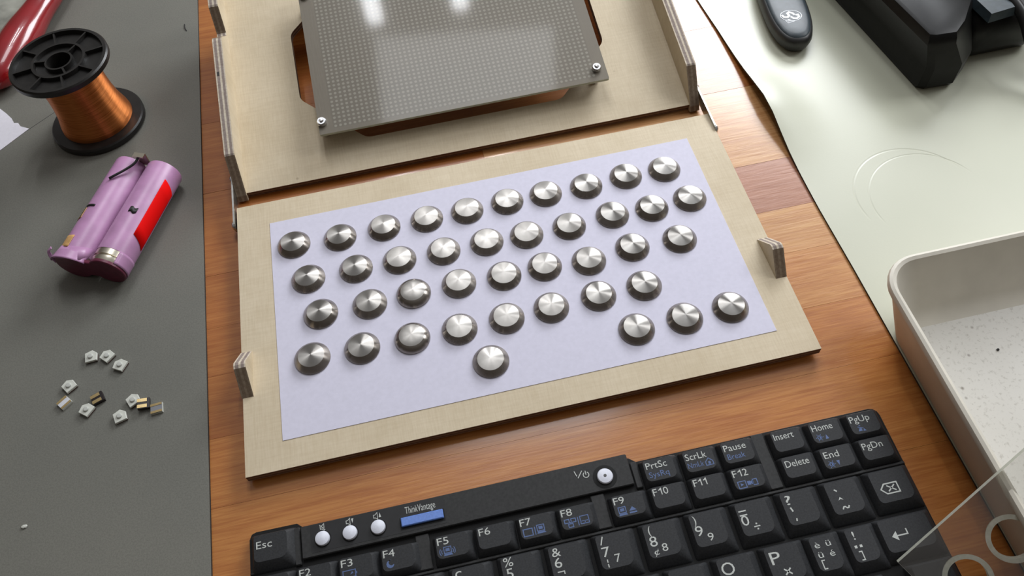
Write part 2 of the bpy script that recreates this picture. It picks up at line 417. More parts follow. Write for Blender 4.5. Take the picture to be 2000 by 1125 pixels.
def catmull(pts, k=8):
    P = [Vector(p) for p in pts]; P = [P[0] * 2 - P[1]] + P + [P[-1] * 2 - P[-2]]; out = []
    for i in range(1, len(P) - 2):
        for j in range(k):
            t = j / k
            out.append(0.5 * ((2 * P[i]) + (-P[i - 1] + P[i + 1]) * t + (2 * P[i - 1] - 5 * P[i] + 4 * P[i + 1] - P[i + 2]) * t * t + (-P[i - 1] + 3 * P[i] - 3 * P[i + 1] + P[i + 2]) * t ** 3))
    out.append(P[-2]); return out

def ribbon(g, pts, w, z, mi=0, closed=False):
    """flat printed line of width w"""
    P = [Vector((p[0], p[1], 0)) for p in pts]; n = len(P)
    L = []; Rr = []
    for i in range(n):
        a = P[(i - 1) % n] if (closed or i > 0) else None
        b = P[(i + 1) % n] if (closed or i < n - 1) else None
        d1 = (P[i] - a).normalized() if a is not None else None
        d2 = (b - P[i]).normalized() if b is not None else None
        if d1 is None: d1 = d2
        if d2 is None: d2 = d1
        n1 = Vector((-d1.y, d1.x, 0)); n2 = Vector((-d2.y, d2.x, 0)); nn = (n1 + n2)
        nn = nn.normalized() if nn.length > 1e-6 else n1
        k = 1 / max(0.45, nn.dot(n1))
        L.append((P[i].x + nn.x * w / 2 * k, P[i].y + nn.y * w / 2 * k, z)); Rr.append((P[i].x - nn.x * w / 2 * k, P[i].y - nn.y * w / 2 * k, z))
    v = []
    for a, b in zip(L, Rr): v += [a, b]
    f = []
    for i in range(n if closed else n - 1):
        j = (i + 1) % n
        f.append((2 * i, 2 * i + 1, 2 * j + 1, 2 * j))
    g.add(v, f, mi)

def thing(name, label, cat, loc=(0, 0, 0), rz=0.0, group=None):
    o = bpy.data.objects.new(name, None); COL.objects.link(o); o.empty_display_size = 0.01
    o.location = (loc[0] * MM, loc[1] * MM, loc[2] * MM); o.rotation_euler = (0, 0, rz)
    o['label'] = label; o['category'] = cat
    if group: o['group'] = group
    return o
def tag(o, label, cat, group=None, kind=None):
    o['label'] = label; o['category'] = cat
    if group: o['group'] = group
    if kind: o['kind'] = kind
    return o

# ------------------------------------------------------------------ setting: floor and table
g = G(); g.box(-2500, 2500, -2500, 2500, -760, -740)
fl = g.obj('floor', M['floor']); fl['kind'] = 'structure'

seams = [-450, -402, -340, -285, -230, -180, -132, -76, -20, 35, 90, 131.5, 163, 194, 220, 251, 306, 359, 412, 468, 520, 577, 630, 690, 745, 800]
tints = [.5, .3, .6, .4, .7, .3, .5, .4, .6, .5, .56, .55, .70, .78, 1.0, .82, .46, .38, .5, .3, .6, .4, .5, .35, .55]
tt = thing('table', 'varnished table of glued orange-brown wooden staves under everything', 'table', (0, 0, -30))
bm = bmesh.new(); lay = bm.faces.layers.float.new('tint')
for (y0, y1), t in zip(zip(seams, seams[1:]), tints):
    xs = [-760, 30, 760] if y0 > 138 else [-760, 760]
    for k in range(len(xs) - 1):
        tk = t if len(xs) == 2 or k == 1 else (t - .06 if t < .7 else .42)
        g_ = .05 if y0 not in (306, 251) and y1 not in (306,) else .11
        x0, x1 = xs[k] + (g_ / 2), xs[k + 1] - (g_ / 2)
        q = [(x0, y0 + g_), (x1, y0 + g_), (x1, y1 - g_), (x0, y1 - g_)]
        top = [bm.verts.new((a * MM, b * MM, 30 * MM)) for a, b in q]
        low = [bm.verts.new((a * MM, b * MM, 29.4 * MM)) for a, b in q]
        for f_ in ([top] + [[top[i], low[i], low[(i + 1) % 4], top[(i + 1) % 4]] for i in range(4)]):
            F = bm.faces.new(f_); F[lay] = tk
        bmesh.ops.recalc_face_normals(bm, faces=bm.faces)
ret = bmesh.ops.create_cube(bm, size=1.0, matrix=Matrix.Translation((0, 0.175, 0.0147)) @ Matrix.Diagonal((1.52, 1.25, 0.0294, 1)))
for F in bm.faces:
    if len(F.verts) == 4 and F.calc_area() > 0.02 and F[lay] == 0: F[lay] = 0.2
me = bpy.data.meshes.new('tabletop'); bm.to_mesh(me); bm.free(); me.materials.append(M['table'])
o = bpy.data.objects.new('tabletop', me); COL.objects.link(o); o.parent = tt
for sx in (-700, 700):
    for yy in (-400, 740):
        g = G(); g.box(sx - 30, sx + 30, yy - 30, yy + 30, -710, 0.2); g.obj('leg', M['table'], tt)

# ------------------------------------------------------------------ dark grey mat on the left
g = G()
edge = [(-113, -200), (-115, 0), (-116.3, 103.7), (-118.6, 243.9), (-120.6, 360), (-122.6, 471.8), (-124, 620)]
out = [(-460, -200), (-460, 620)]
loop = [(x, y) for x, y in edge] + [(-460, 620), (-460, -200)]
g.loft([[(x, y, 0.05) for x, y in loop], [(x, y, 1.5) for x, y in loop]], mi=1, mi1=0)
mt = g.obj('desk_mat', [M['mat'], M['mat_edge']])
tag(mt, 'dark grey desk mat covering the left side of the table', 'mat')
g = G(); tube(g, catmull([(-242, 362, 1.5), (-218, 381, 1.52), (-203.8, 392.1, 1.5), (-196, 399, 1.5)], 4), 0.17, 6, flat=0.3)
g.obj('crease', M['mat_edge'], mt)['label'] = 'thin dark crease across the mat'

# ------------------------------------------------------------------ cream desk pad on the right, its edge lifted
def pad_edge(y):
    pts = [(-160, 186), (42, 185.3), (142, 184.7), (176, 184.6), (214, 184), (256, 184.3), (283, 184.3), (300, 183.6), (322, 183.4), (354, 182.6), (385, 180.8), (470, 177), (640, 172)]
    for (a, xa), (b, xb) in zip(pts, pts[1:]):
        if a <= y <= b: return xa + (xb - xa) * (y - a) / (b - a)
ys = [-160 + 12.5 * i for i in range(65)]; us = [0, 1.5, 3, 5, 8, 12, 17, 23, 30, 40, 60, 90, 140, 220, 330]
def pad_z(x, y, e):
    u = x - e
    return 1.1 + 7.0 * math.exp(-((y - 287) / 27) ** 2) * math.exp(-(u / 20) ** 2) + 1.2 * math.exp(-((y - 330) / 30) ** 2) * math.exp(-(u / 16) ** 2)
vt, vb = [], []
for y in ys:
    e = pad_edge(y)
    for u in us:
        x = e + u if u < 300 else 520
        z = pad_z(x, y, e); vt.append((x, y, z)); vb.append((x, y, z - 1.0))
n = len(us); fs = []; mi = []
N = len(vt)
for j in range(len(ys) - 1):
    for i in range(n - 1):
        a = j * n + i
        fs.append((a, a + 1, a + n + 1, a + n)); mi.append(0)
        fs.append((N + a, N + a + n, N + a + n + 1, N + a + 1)); mi.append(1)
    for i in (0, n - 1):
        a = j * n + i; fs.append((a, a + n, N + a + n, N + a)); mi.append(1)
for i in range(n - 1):
    for j in (0, len(ys) - 1):
        a = j * n + i; fs.append((a, a + 1, N + a + 1, N + a)); mi.append(1)
pad = meshobj('desk_pad', vt + vb, fs, None, None, 40, [M['pad'], M['pad_under']], mi)
tag(pad, 'cream desk pad with a slightly lifted left edge on the right side of the table', 'desk pad')

# ------------------------------------------------------------------ hinged plywood case
case = thing('plywood_case', 'open hinged case of pale birch plywood lying in the middle of the table', 'plywood case')
X0, X1 = -100.6, 150.4
ZB = 6.5
# lower panel: x -100..150, y 139..285.6
lp = bpy.data.objects.new('lower_panel_origin', None)
bpy.data.objects.remove(lp)
def panel(name, loops_outer, hole, z1, t, parent, loc, rot, mats):
    """flat plywood panel with an optional hole; loops are xy lists"""
    bm = bmesh.new()
    def ring(l, z): return [bm.verts.new((x * MM, y * MM, z * MM)) for x, y in l]
    for_z = []
    def walls(a, b):
        for i in range(len(a)):
            F = bm.faces.new((a[i], a[(i + 1) % len(a)], b[(i + 1) % len(a)], b[i])); F.material_index = 1
    ot, ob = ring(loops_outer, 0), ring(loops_outer, -t)
    walls(ob, ot)
    def cap(zs_outer, zs_hole):
        ed = [bm.edges.get((a[i], a[(i + 1) % len(a)])) for a in ([zs_outer] + ([zs_hole] if zs_hole else [])) for i in range(len(a))]
        r = bmesh.ops.triangle_fill(bm, edges=ed, use_beauty=True)
        for F in r['geom']:
            if isinstance(F, bmesh.types.BMFace): F.material_index = 0
    if hole:
        ht, hb = ring(hole, 0), ring(hole, -t); walls(ht, hb); cap(ot, ht); cap(ob, hb)
    else: cap(ot, None); cap(ob, None)
    bmesh.ops.recalc_face_normals(bm, faces=bm.faces)
    me = bpy.data.meshes.new(name); bm.to_mesh(me); bm.free()
    for m_ in mats: me.materials.append(m_)
    o = bpy.data.objects.new(name, me); COL.objects.link(o); o.parent = parent
    o.location = (loc[0] * MM, loc[1] * MM, loc[2] * MM); o.rotation_euler = rot
    return o
low = [(0, 0), (250.2, 0), (251.6, 146.6), (0, 146.6)]
T = 4.2
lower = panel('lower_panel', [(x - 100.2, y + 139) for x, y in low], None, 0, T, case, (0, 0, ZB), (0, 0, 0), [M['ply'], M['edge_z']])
# small rail under the lower panel that carries it
for yy in (158, 268):
    g = G(); g.box(-80, 130, yy - 2.5, yy + 2.5, 0, ZB - T); g.obj('support_rail', M['ply'], lower).location = (0, 0, -ZB * MM)

# upper panel, tilted 12 degrees up towards the back
AL = R(12)
up_loc = (0, 296.5, 4.5)
def octo(x0, x1, y0, y1, c, r=3.0):
    pts = [(x0 + c, y0), (x1 - c, y0), (x1, y0 + c), (x1, y1 - c), (x1 - c, y1), (x0 + c, y1), (x0, y1 - c), (x0, y0 + c)]
    out = []
    for i in range(8):
        p, q, s = Vector(pts[i - 1]), Vector(pts[i]), Vector(pts[(i + 1) % 8])
        a = q + (p - q).normalized() * r; b = q + (s - q).normalized() * r
        for k in range(5):
            t = k / 4; out.append(tuple((1 - t) ** 2 * a + 2 * t * (1 - t) * q + t * t * b))
    return out
DU = 146.5
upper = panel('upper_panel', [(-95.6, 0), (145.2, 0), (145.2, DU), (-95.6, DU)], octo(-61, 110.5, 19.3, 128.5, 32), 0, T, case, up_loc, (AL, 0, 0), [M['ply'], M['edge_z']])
def side_profile():
    p = [(-4.5, -T - .6), (-1.0, -T - .8), (2, 0)]
    p = [(-0.6, -T), (-3.0, -2.6), (-1.2, 0.0), (14.9, 14.2), (15.8, 14.6), (88.5, 14.6)]
    p += [(90.5, 14.2), (92.0, 13.2), (99.5, 4.6), (100.5, 4.0), (102.6, 3.8), (103.6, 4.6), (112.5, 14.2), (113.5, 14.6), (DU, 14.6), (DU, -T)]
    return p
def side_wall(x0):
    prof = side_profile(); n_ = len(prof)
    bm = bmesh.new()
    A = [bm.verts.new((0, u * MM, w * MM)) for u, w in prof]; B = [bm.verts.new((5.2 * MM, u * MM, w * MM)) for u, w in prof]
    for i in range(n_):
        F = bm.faces.new((A[i], A[(i + 1) % n_], B[(i + 1) % n_], B[i]))
        d_ = (prof[(i + 1) % n_][0] - prof[i][0], prof[(i + 1) % n_][1] - prof[i][1])
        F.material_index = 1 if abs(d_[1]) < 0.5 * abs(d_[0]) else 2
    for L_ in (A, B):
        r = bmesh.ops.triangle_fill(bm, edges=[bm.edges.get((L_[i], L_[(i + 1) % n_])) for i in range(n_)], use_beauty=True)
    bmesh.ops.recalc_face_normals(bm, faces=bm.faces)
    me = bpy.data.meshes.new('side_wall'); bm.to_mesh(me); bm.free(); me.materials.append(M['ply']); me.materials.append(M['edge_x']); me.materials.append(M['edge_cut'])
    o = bpy.data.objects.new('side_wall', me); COL.objects.link(o); o.parent = upper
    o.location = (x0 * MM, 0, 0); return o
swl = side_wall(-100.8); swr = side_wall(145.2)
g = G(); g.box(0.8, 2.0, 65.2, 67.8, 13, 14.66)
g.obj('saw_nick', M['ink'], upper).location = (-100.8 * MM, 0, 0)
# back skirt that holds the raised rear edge up from the table
yb, zb = 296.5 + (DU - 6) * math.cos(AL) + T * math.sin(AL), 4.5 + (DU - 6) * math.sin(AL) - T * math.cos(AL)
g = G(); g.box(-95, 145, yb - 2.5, yb + 2.5, 0, zb + .2); g.obj('rear_foot', [M['ply']], case)

# pointed latch tabs standing on the lower panel
for x0 in (-100.6, 145.2):
    pr = [(-10.8, 0), (-1.2, 10.0), (0.3, 10.4), (1.8, 10.0), (12.5, 0)]
    n_ = len(pr); vv = [(0, u, w) for u, w in pr] + [(5.2, u, w) for u, w in pr]
    ff = [tuple(range(n_)), tuple(reversed(range(n_, 2 * n_)))]; mm_ = [0, 0]
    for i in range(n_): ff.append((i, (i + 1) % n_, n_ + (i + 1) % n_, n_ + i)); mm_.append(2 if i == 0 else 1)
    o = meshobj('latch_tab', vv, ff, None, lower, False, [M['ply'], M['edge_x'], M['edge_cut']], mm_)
    o.location = (x0 * MM, 186.5 * MM, 0.0)
    if x0 > 0: o.location.y = 188.5 * MM

# hinge straps on both sides, each pinned at both ends
def strap(x, sgn):
    g = G(); ys_, ye = 275.5, 306
    r = 3.2; loop = []
    for k in range(9): a = R(180 + 180 * k / 8); loop.append((ys_ + r * math.sin(R(180 + 180 * k / 8) - PI / 2) * -1 if False else ys_ - r * math.sin(R(180 * k / 8)), 5 + r * math.cos(R(180 * k / 8))))
    for k in range(9): loop.append((ye + r * math.sin(R(180 * k / 8)), 6.5 - r * math.cos(R(180 * k / 8))))
    g.loft([[(x, a, b) for a, b in loop], [(x + sgn * 0.9, a, b) for a, b in loop]])
    s_ = g.obj('hinge_strap', M['strap'], case)
    for yy, zz in ((ys_, 5), (ye, 6.5)):
        g = G(); rings = []
        for dx, rr in ((0.9, 2.3), (1.5, 2.3), (2.1, 1.7), (2.3, 0.6)):
            rings.append([(x + sgn * dx, yy + rr * math.cos(2 * PI * i / 16), zz + rr * math.sin(2 * PI * i / 16)) for i in range(16)])
        g.loft(rings); g.obj('screw', M['zinc'], s_, 30)
strap(-100.9, -1); strap(151.0, 1)

# ------------------------------------------------------------------ perforated board on standoffs
pf_org = Vector((-51.9, 19.1, 9.0))       # in the upper panel's frame
upm = Matrix.Translation(Vector(up_loc) * MM) @ Matrix.Rotation(AL, 4, 'X')
perf = bpy.data.objects.new('perforated_board', None); COL.objects.link(perf); perf.empty_display_size = .01
perf.matrix_world = upm @ Matrix.Translation(pf_org * MM)
tag(perf, 'greyish translucent perforated circuit board screwed over the opening of the upper plywood panel', 'circuit board')
PW, PD = 156.2, 100.0
g = G(); g.loft([rrect(0, PW, 0, PD, .6, z, 2) for z in (0, 1.6)], mi=1, mi0=0, mi1=0)
g.obj('board', [M['perf'], M['perf_edge']], perf)
for sx, sy in ((1.9 + 0.2, 7.1), (PW - 5.2, 7.6), (3.4, 92.5), (PW - 5.2, 92.5)):
    dark = sy > 50 and sx < 20
    g = G(); lathe(g, [(0.9, -9.0), (2.2, -9.0), (2.2, 0)], 20, sx, sy); g.obj('standoff', M['zinc'], perf, 30)
    g = G(); lathe(g, [(2.35, 1.6), (2.5, 1.8), (2.5, 3.4), (2.1, 3.9), (1.25, 3.9), (1.1, 3.0)], 24, sx, sy)
    nt = g.obj('nut', M['dark_screw'] if dark else M['zinc'], perf, 30)
    g = G(); lathe(g, [(1.0, 2.2), (1.0, 4.2), (0.7, 4.7), (0.05, 4.8)], 16, sx, sy)
    g.obj('bolt_end', M['dark_screw'] if dark else M['zinc'], nt, 30)

# ------------------------------------------------------------------ paper
g = G(); pl = [(-84.0, 151.7), (134.9, 151.9), (134.8, 271.5), (-83.9, 271.1)]
g.loft([[(x, y, ZB + .02) for x, y in pl], [(x, y, ZB + 0.22) for x, y in pl]])
tag(g.obj('paper', M['paper']), 'lavender-white sheet of paper lying on the lower plywood panel under the steel buttons', 'paper')
ZP = ZB + 0.24

# ------------------------------------------------------------------ dome buttons
def button_meshes(rounded):
    a = G(); b = G()
    if rounded:
        lathe(a, [(8.1, 0), (8.15, .5), (7.9, 1.1), (7.2, 2.1), (6.3, 2.9), (5.7, 3.25)], 64, cap1=False)
        lathe(b, [(5.7, 3.25), (4.8, 3.62), (3.6, 3.9), (2.2, 4.1), (0.9, 4.2), (0.02, 4.22)], 64, cap0=False)
    else:
        lathe(a, [(8.1, 0), (8.12, .55), (7.95, .85), (5.98, 3.05), (5.86, 3.15)], 64, cap1=False)
        lathe(b, [(5.86, 3.15), (5.6, 3.22), (3.0, 3.72), (1.0, 3.98), (0.02, 4.03)], 64, cap0=False)
    return a, b
def make_button(rounded):
    t = bpy.data.objects.new('steel_button', None); COL.objects.link(t); t.empty_display_size = .01
    a, b = button_meshes(rounded)
    a.obj('bevelled_rim', M['skirt'], t, 28); b.obj('domed_cap', M['cap'], t, 40)
    return t
rows = [
 [(-72.6, 254.2), (-49.8, 252.8), (-27.7, 253.3), (-6.2, 253.2), (14.3, 253.2), (34.9, 253.8), (54.7, 253.7), (75.6, 253.3), (96.6, 254.4), (116.7, 253.9)],
 [(-67.1, 231.9), (-44.1, 232.0), (-22.9, 231.8), (-1.3, 231.6), (20.0, 231.7), (39.7, 231.0), (61.0, 230.9), (83.2, 232.3), (103.0, 231.4), (122.8, 232.5)],
 [(-62.9, 210.7), (-39.9, 210.4), (-19.1, 211.0), (2.6, 211.3), (24.1, 210.2), (43.8, 210.6), (64.8, 208.6), (86.9, 211.1), (110.0, 210.1)],
 [(-68.5, 188.1), (-46.0, 187.8), (-23.2, 187.3), (-1.5, 186.8), (20.4, 187.1), (41.4, 187.7), (63.9, 188.5), (85.7, 188.8)],
 [(9.0, 167.2), (75.5, 167.4), (97.9, 167.5), (119.5, 168.1)]]
rown = ['top row', 'second row from the top', 'third row from the top', 'fourth row from the top', 'bottom row']
ordn = ['leftmost', 'second from the left', 'third from the left', 'fourth from the left', 'fifth from the left', 'sixth from the left', 'seventh from the left', 'eighth from the left', 'ninth from the left', 'tenth from the left']
protos = {}
used = set()
for ri, row in enumerate(rows):
    for ci, (x, y) in enumerate(row):
        rd = (ri, ci) in ((2, 2), (3, 2))
        if rd not in protos: protos[rd] = make_button(rd); t = protos[rd]
        else:
            t = protos[rd].copy(); COL.objects.link(t)
            for ch in protos[rd].children:
                c = ch.copy(); COL.objects.link(c); c.parent = t
        t.location = (x * MM, y * MM, ZP * MM); t.rotation_euler = (R(random.uniform(-.8, .8)), R(random.uniform(-.8, .8)), random.uniform(0, 6))
        where = 'rightmost' if ci == len(row) - 1 else ordn[ci]
        if ri == 4:
            where = ['standing alone leftmost', 'second from the left', 'second from the right', 'rightmost'][ci]
        if rd: lab = 'dull rounded steel button, %s in the %s' % (where, rown[ri])
        else: lab = 'shiny steel dome button, %s in the %s' % (where, rown[ri])
        t['label'] = lab; t['category'] = 'button'; t['group'] = 'steel dome buttons laid out on the paper'

# ------------------------------------------------------------------ keyboard
kb = thing('keyboard', 'black laptop keyboard module with white volume buttons in the foreground', 'keyboard', (0, 0, 0), R(-0.28))
g = G()
def kbloop(z, ins=0):
    pts = [(-101.2, -20), (161.2, -20), (161.2, 106.6), (160.8, 108.4), (159.6, 109.7), (157.8, 110.2), (57.2, 110.0), (54.6, 112.2), (-80.0, 114.2), (-82.0, 116.0), (-98.4, 116.2), (-100.2, 115.6), (-101.1, 113.6)]
    return [(x * (1 - ins * .002), y - (ins if y > 50 else 0), z) for x, y in pts]
g.loft([kbloop(0.05), kbloop(2.6), kbloop(3.0, .3)])
g.obj('base_plate', M['kb_well'], kb)
# deck bars between the groups of keys
def bar(x0, x1, y0, y1, z1=4.3, r=.5, mat='kb_deck', name='deck_bar', z0=2.8):
    g = G(); g.loft([rrect(x0, x1, y0, y1, r, z0, 3), rrect(x0, x1, y0, y1, r, z1 - .4, 3), rrect(x0 + .35, x1 - .35, y0 + .35, y1 - .35, max(.1, r - .2), z1, 3)])
    return g.obj(name, M[mat], kb, 30)
bar(-36.0, -30.6, 86.0, 99.8); bar(35.0, 40.6, 86.0, 99.8); bar(105.4, 110.8, 86.0, 109.6)
bar(-101, 161, 84.4, 85.7, 4.0, .3); bar(-101, -83.6, 99.2, 100.1, 3.8, .3)
bar(-83.2, -80.6, 98.8, 113.8, 4.4); bar(54.2, 57.0, 98.6, 109.8, 4.2)
g = G()
for yy in (66.0, 47.4, 28.8, 10.2): pass
# raised top strip with the volume, assist and power buttons
strip = bar(-80.2, 53.7, 100.4, 113.4, 5.2, .6, 'kb_deck', 'control_strip')
g = G(); g.loft([rrect(-76.3, -22.4, 101.9, 112.9, .3, 5.1, 3), rrect(-76.3, -22.4, 101.9, 112.9, .3, 5.26, 3)])
g.obj('button_panel', M['kb_panel'], strip)
for x, y in ((-71.6, 106.6), (-60.7, 106.4), (-49.5, 106.1)):
    g = G(); lathe(g, [(3.35, 5.2), (3.35, 5.32)], 32, x, y); ring = g.obj('button_surround', M['kb_well'], strip)
    g = G(); lathe(g, [(2.85, 5.2), (2.9, 6.2), (2.7, 6.6), (1.8, 6.95), (0.02, 7.1)], 40, x, y)
    b_ = g.obj('volume_button', M['button_white'], kb, 30); b_['label'] = 'round silver-white volume button'
g = G(); g.loft([rrect(-40.9, -22.9, 102.9, 107.9, .3, 5.2, 2), rrect(-40.9, -22.9, 102.9, 107.9, .3, 5.3, 2)]); g.obj('button_surround', M['kb_well'], strip)
g = G(); g.loft([rrect(-40.3, -23.4, 103.9, 107.5, .3, 5.2, 3), rrect(-40.3, -23.4, 103.9, 107.5, .3, 6.2, 3), rrect(-40.0, -23.7, 104.2, 107.2, .2, 6.5, 3)])
b_ = g.obj('assist_button', M['button_blue'], kb, 30); b_['label'] = 'blue bar-shaped button'
g = G(); lathe(g, [(4.9, 5.2), (4.9, 5.25), (4.4, 5.28)], 40, 42.9, 105.9); g.obj('power_button_recess', M['kb_well'], strip)
g = G(); lathe(g, [(3.15, 5.2), (3.2, 6.0), (2.9, 6.5), (1.6, 6.75), (.8, 6.8)], 40, 42.9, 105.9)
b_ = g.obj('power_button', M['button_white'], kb, 30); b_['label'] = 'round white power button with a small dark light in its middle'
g = G(); lathe(g, [(.62, 6.78), (.62, 6.88), (.3, 6.92)], 16, 42.9, 105.9); g.obj('indicator_light', M['glow_dark'], b_)

KT = 6.6      # height of the key tops
def rrk(x0, x1, y0, y1, r, z): return rrect(x0, x1, y0, y1, r, z, 5)
def key(x0, x1, y1, y0, fn=False):
    g = G()
    if fn: L_, R_, Tt, Bb = 1.3, 2.5, .9, 2.2; br = 2.4
    else: L_, R_, Tt, Bb = 1.6, 3.3, 1.2, 3.6; br = 3.2
    g.loft([rrk(x0 - L_, x1 + R_, y0 - Bb, y1 + Tt, .8, 2.95), rrk(x0 - L_ * .8, x1 + R_ * .8, y0 - Bb * .85, y1 + Tt * .8, (1.2, 1.6, 1.0, .9), 4.2),
            rrk(x0 - .25, x1 + .35, y0 - .35, y1 + .2, (2.2, br, 1.4, 1.3), KT - .35), rrk(x0 + .05, x1 - .05, y0 + .1, y1 - .1, (2.0, br - .2, 1.2, 1.1), KT)])
    return g.obj('key', M['kb_key'], kb, 32)
DG = None
def text_geo(body, x, y, h, w=None, z=KT + .05, rot=0):
    """printed characters as flat mesh: cap height h, optional total width w, baseline-left at x, y (mm)"""
    cu = bpy.data.curves.new('print', 'FONT'); cu.body = body; cu.size = 1.0; cu.resolution_u = 3
    ob = bpy.data.objects.new('print', cu); COL.objects.link(ob)
    dg = bpy.context.evaluated_depsgraph_get(); me = bpy.data.meshes.new_from_object(ob.evaluated_get(dg))
    vs = [v.co.copy() for v in me.vertices]; fs = [tuple(p.vertices) for p in me.polygons]
    bpy.data.objects.remove(ob); bpy.data.curves.remove(cu); bpy.data.meshes.remove(me)
    k = h / 0.69
    x_0 = min(v.x for v in vs); x_1 = max(v.x for v in vs)
    kx = k if w is None else w / max(.001, (x_1 - x_0))
    return [(x + (v.x - x_0) * kx, y + v.y * k, z) for v in vs], fs
def legend(kobj, items, mat='legend', name='legend', z=KT + .05):
    g = G()
    for it in items:
        if it[0] == 'T':
            v, f = text_geo(*it[1:], z=z) if len(it) > 1 else None
            g.add(v, f)
        elif it[0] == 'L':                     # polyline: pts, width, closed
            ribbon(g, it[1], it[2], z, 0, it[3] if len(it) > 3 else False)
        elif it[0] == 'P':                     # filled polygon
            g.add([(a, b, z) for a, b in it[1]], [tuple(range(len(it[1])))])
    o = g.obj(name, M[mat], kobj)
    return o
def T_(b, x, y, h=3.0, w=None): return ('T', b, x, y, h, w)
def rect(x0, x1, y0, y1, w=.35): return ('L', [(x0, y0), (x1, y0), (x1, y1), (x0, y1)], w, True)
def fill(x0, x1, y0, y1): return ('P', [(x0, y0), (x1, y0), (x1, y1), (x0, y1)])
def laptop(x, y, w=3.6):      # little open laptop
    return [rect(x + .3, x + w - .5, y + 1.0, y + 3.3, .35), fill(x + .9, x + w - 1.1, y + 1.6, y + 2.8), ('P', [(x, y), (x + w, y), (x + w - .5, y + .75), (x + .3, y + .75)])]
def arc(cx, cy, r, a0, a1, w=.3, n=8): return ('L', [(cx + r * math.cos(R(a0 + (a1 - a0) * i / n)), cy + r * math.sin(R(a0 + (a1 - a0) * i / n))) for i in range(n + 1)], w)

key(-98.4, -85.3, 113.2, 102.6)
K = {}
def one(x, y, h=2.8, w=.42): return ('P', [(x + .9, y), (x + .9 + w, y), (x + .9 + w, y + h), (x + .9 + w * .25, y + h), (x + .55, y + h * .84), (x, y + h * .74), (x, y + h * .62), (x + .9, y + h * .7)])
def dy(x): return 0.0049 * x     # undo the module's slight turn for positions read in table coordinates
FK = {'F1': (-98.2, -85.6), 'F2': (-81.8, -69.2), 'F3': (-65.7, -53.1), 'F4': (-49.4, -36.9), 'F5': (-28.2, -15.7), 'F6': (-11.8, .9), 'F7': (5, 17.6), 'F8': (21.3, 33.7),
      'F9': (42.6, 54.9), 'F10': (58.8, 71), 'F11': (75.3, 87.6), 'F12': (91.6, 103.8), 'Delete': (112.9, 125.1), 'End': (129, 141.5), 'PgDn': (145.6, 157.8)}
for k_, (a, b) in FK.items(): K[k_] = key(a, b, 96.7, 88.0, True)
for k_, (a, b) in {'PrtSc': (58.8, 71.2), 'ScrLk': (75.5, 87.7), 'Pause': (91.6, 103.9), 'Insert': (112.9, 124.9), 'Home': (129.1, 141.5), 'PgUp': (145.6, 157.6)}.items():
    K[k_] = key(a, b, 108.1, 99.2, True)
NK = [('sect', -98.2), ('1', -80), ('2', -61.2), ('3', -42.6), ('4', -23.9), ('5', -5.0), ('6', 13.6), ('7', 32.3), ('8', 51.0), ('9', 69.6), ('0', 88.2), ('q', 106.6), ('^', 124.8)]
for k_, a in NK: K[k_] = key(a, a + 12.6, 83.1, 70.2)
K['bk'] = key(143.2, 157.8, 83.1, 70.6)
QK = [-75.9, -57.2, -38.4, -19.7, -.9, 17.8, 36.6, 55.4, 74.1, 92.8]
for i, a in enumerate(QK): K['r%d' % i] = key(a, a + 13.0, 64.5, 51.8)
K['tab'] = key(-98.2, -80.6, 64.5, 51.8)
K['u'] = key(110.6, 120.4, 64.5, 51.8); K['!'] = key(124.8, 134.8, 64.5, 51.8)
K['ent'] = key(138.2, 157.4, 64.7, 52.4)
K['ent2'] = key(143.0, 157.4, 46.5, 33.6)
for i in range(11): key(-70.5 + 18.75 * i, -57.5 + 18.75 * i, 45.9, 33.2)
key(-98.2, -75.5, 45.9, 33.2)
for i in range(10): key(-61 + 18.75 * i, -48 + 18.75 * i, 27.3, 14.6)
key(-98.2, -66, 27.3, 14.6); key(127, 157.4, 27.3, 14.6)
key(-30, 62, 8.7, -4)
for a in (-98.2, -79.5, -60): key(a, a + 13, 8.7, -4)
for a in (68, 86.6, 107, 126, 144): key(a, a + 13, 8.7, -4)

def put(k_, items, **kw): return legend(K[k_], items, **kw)
esc = [c for c in kb.children if c.name.startswith('key')][0]
legend(esc, [T_('Esc', -97.4, 107.8, 2.9, 6.2)])
by = 93.3
for k_, x, w in (('F2', -81.3, 4.4), ('F3', -65.2, 4.5), ('F4', -48.8, 4.5), ('F5', -27.6, 4.5), ('F6', -11.1, 4.5), ('F7', 5.3, 4.4), ('F8', 21.8, 4.4), ('F9', 43.1, 4.3),
                 ):
    put(k_, [T_(k_, x, by, 2.8, w)])
put('F10', [T_('F', 59.3, by, 2.8, 1.65), one(61.6, by), T_('0', 63.5, by, 2.8, 1.95)])
put('F11', [T_('F', 75.9, by, 2.8, 1.65), one(78.0, by), one(80.1, by)])
put('F12', [T_('F', 92.1, by, 2.8, 1.65), one(94.4, by), T_('2', 96.3, by, 2.8, 1.95)])
for k_, x, y, w in (('PrtSc', 59.7, 104.3, 8.6), ('ScrLk', 76.2, 104.2, 8.7), ('Pause', 92.4, 104.3, 9.2), ('Insert', 113.7, 104.3, 8.3), ('Home', 129.9, 104.3, 8.7), ('PgUp', 146.2, 104.3, 8.4),
                    ('Delete', 113.8, 92.5, 9.8), ('End', 130.0, 92.5, 6.1), ('PgDn', 146.2, 92.5, 8.4)):
    put(k_, [T_(k_, x, y, 2.7, w)])
B_ = dict(mat='legend_blue', name='blue_legend')
put('PrtSc', [T_('SysRq', 60.0, 100.7, 2.3, 8.2)], **B_)
put('ScrLk', [T_('NmLk', 76.2, 100.9, 2.2, 6.6), ('L', [(83.6, 100.7), (83.6, 102.2), (85.1, 103.6), (86.6, 102.2), (86.6, 100.7)], .35, True), fill(84.6, 85.6, 101.1, 102.2)], **B_)
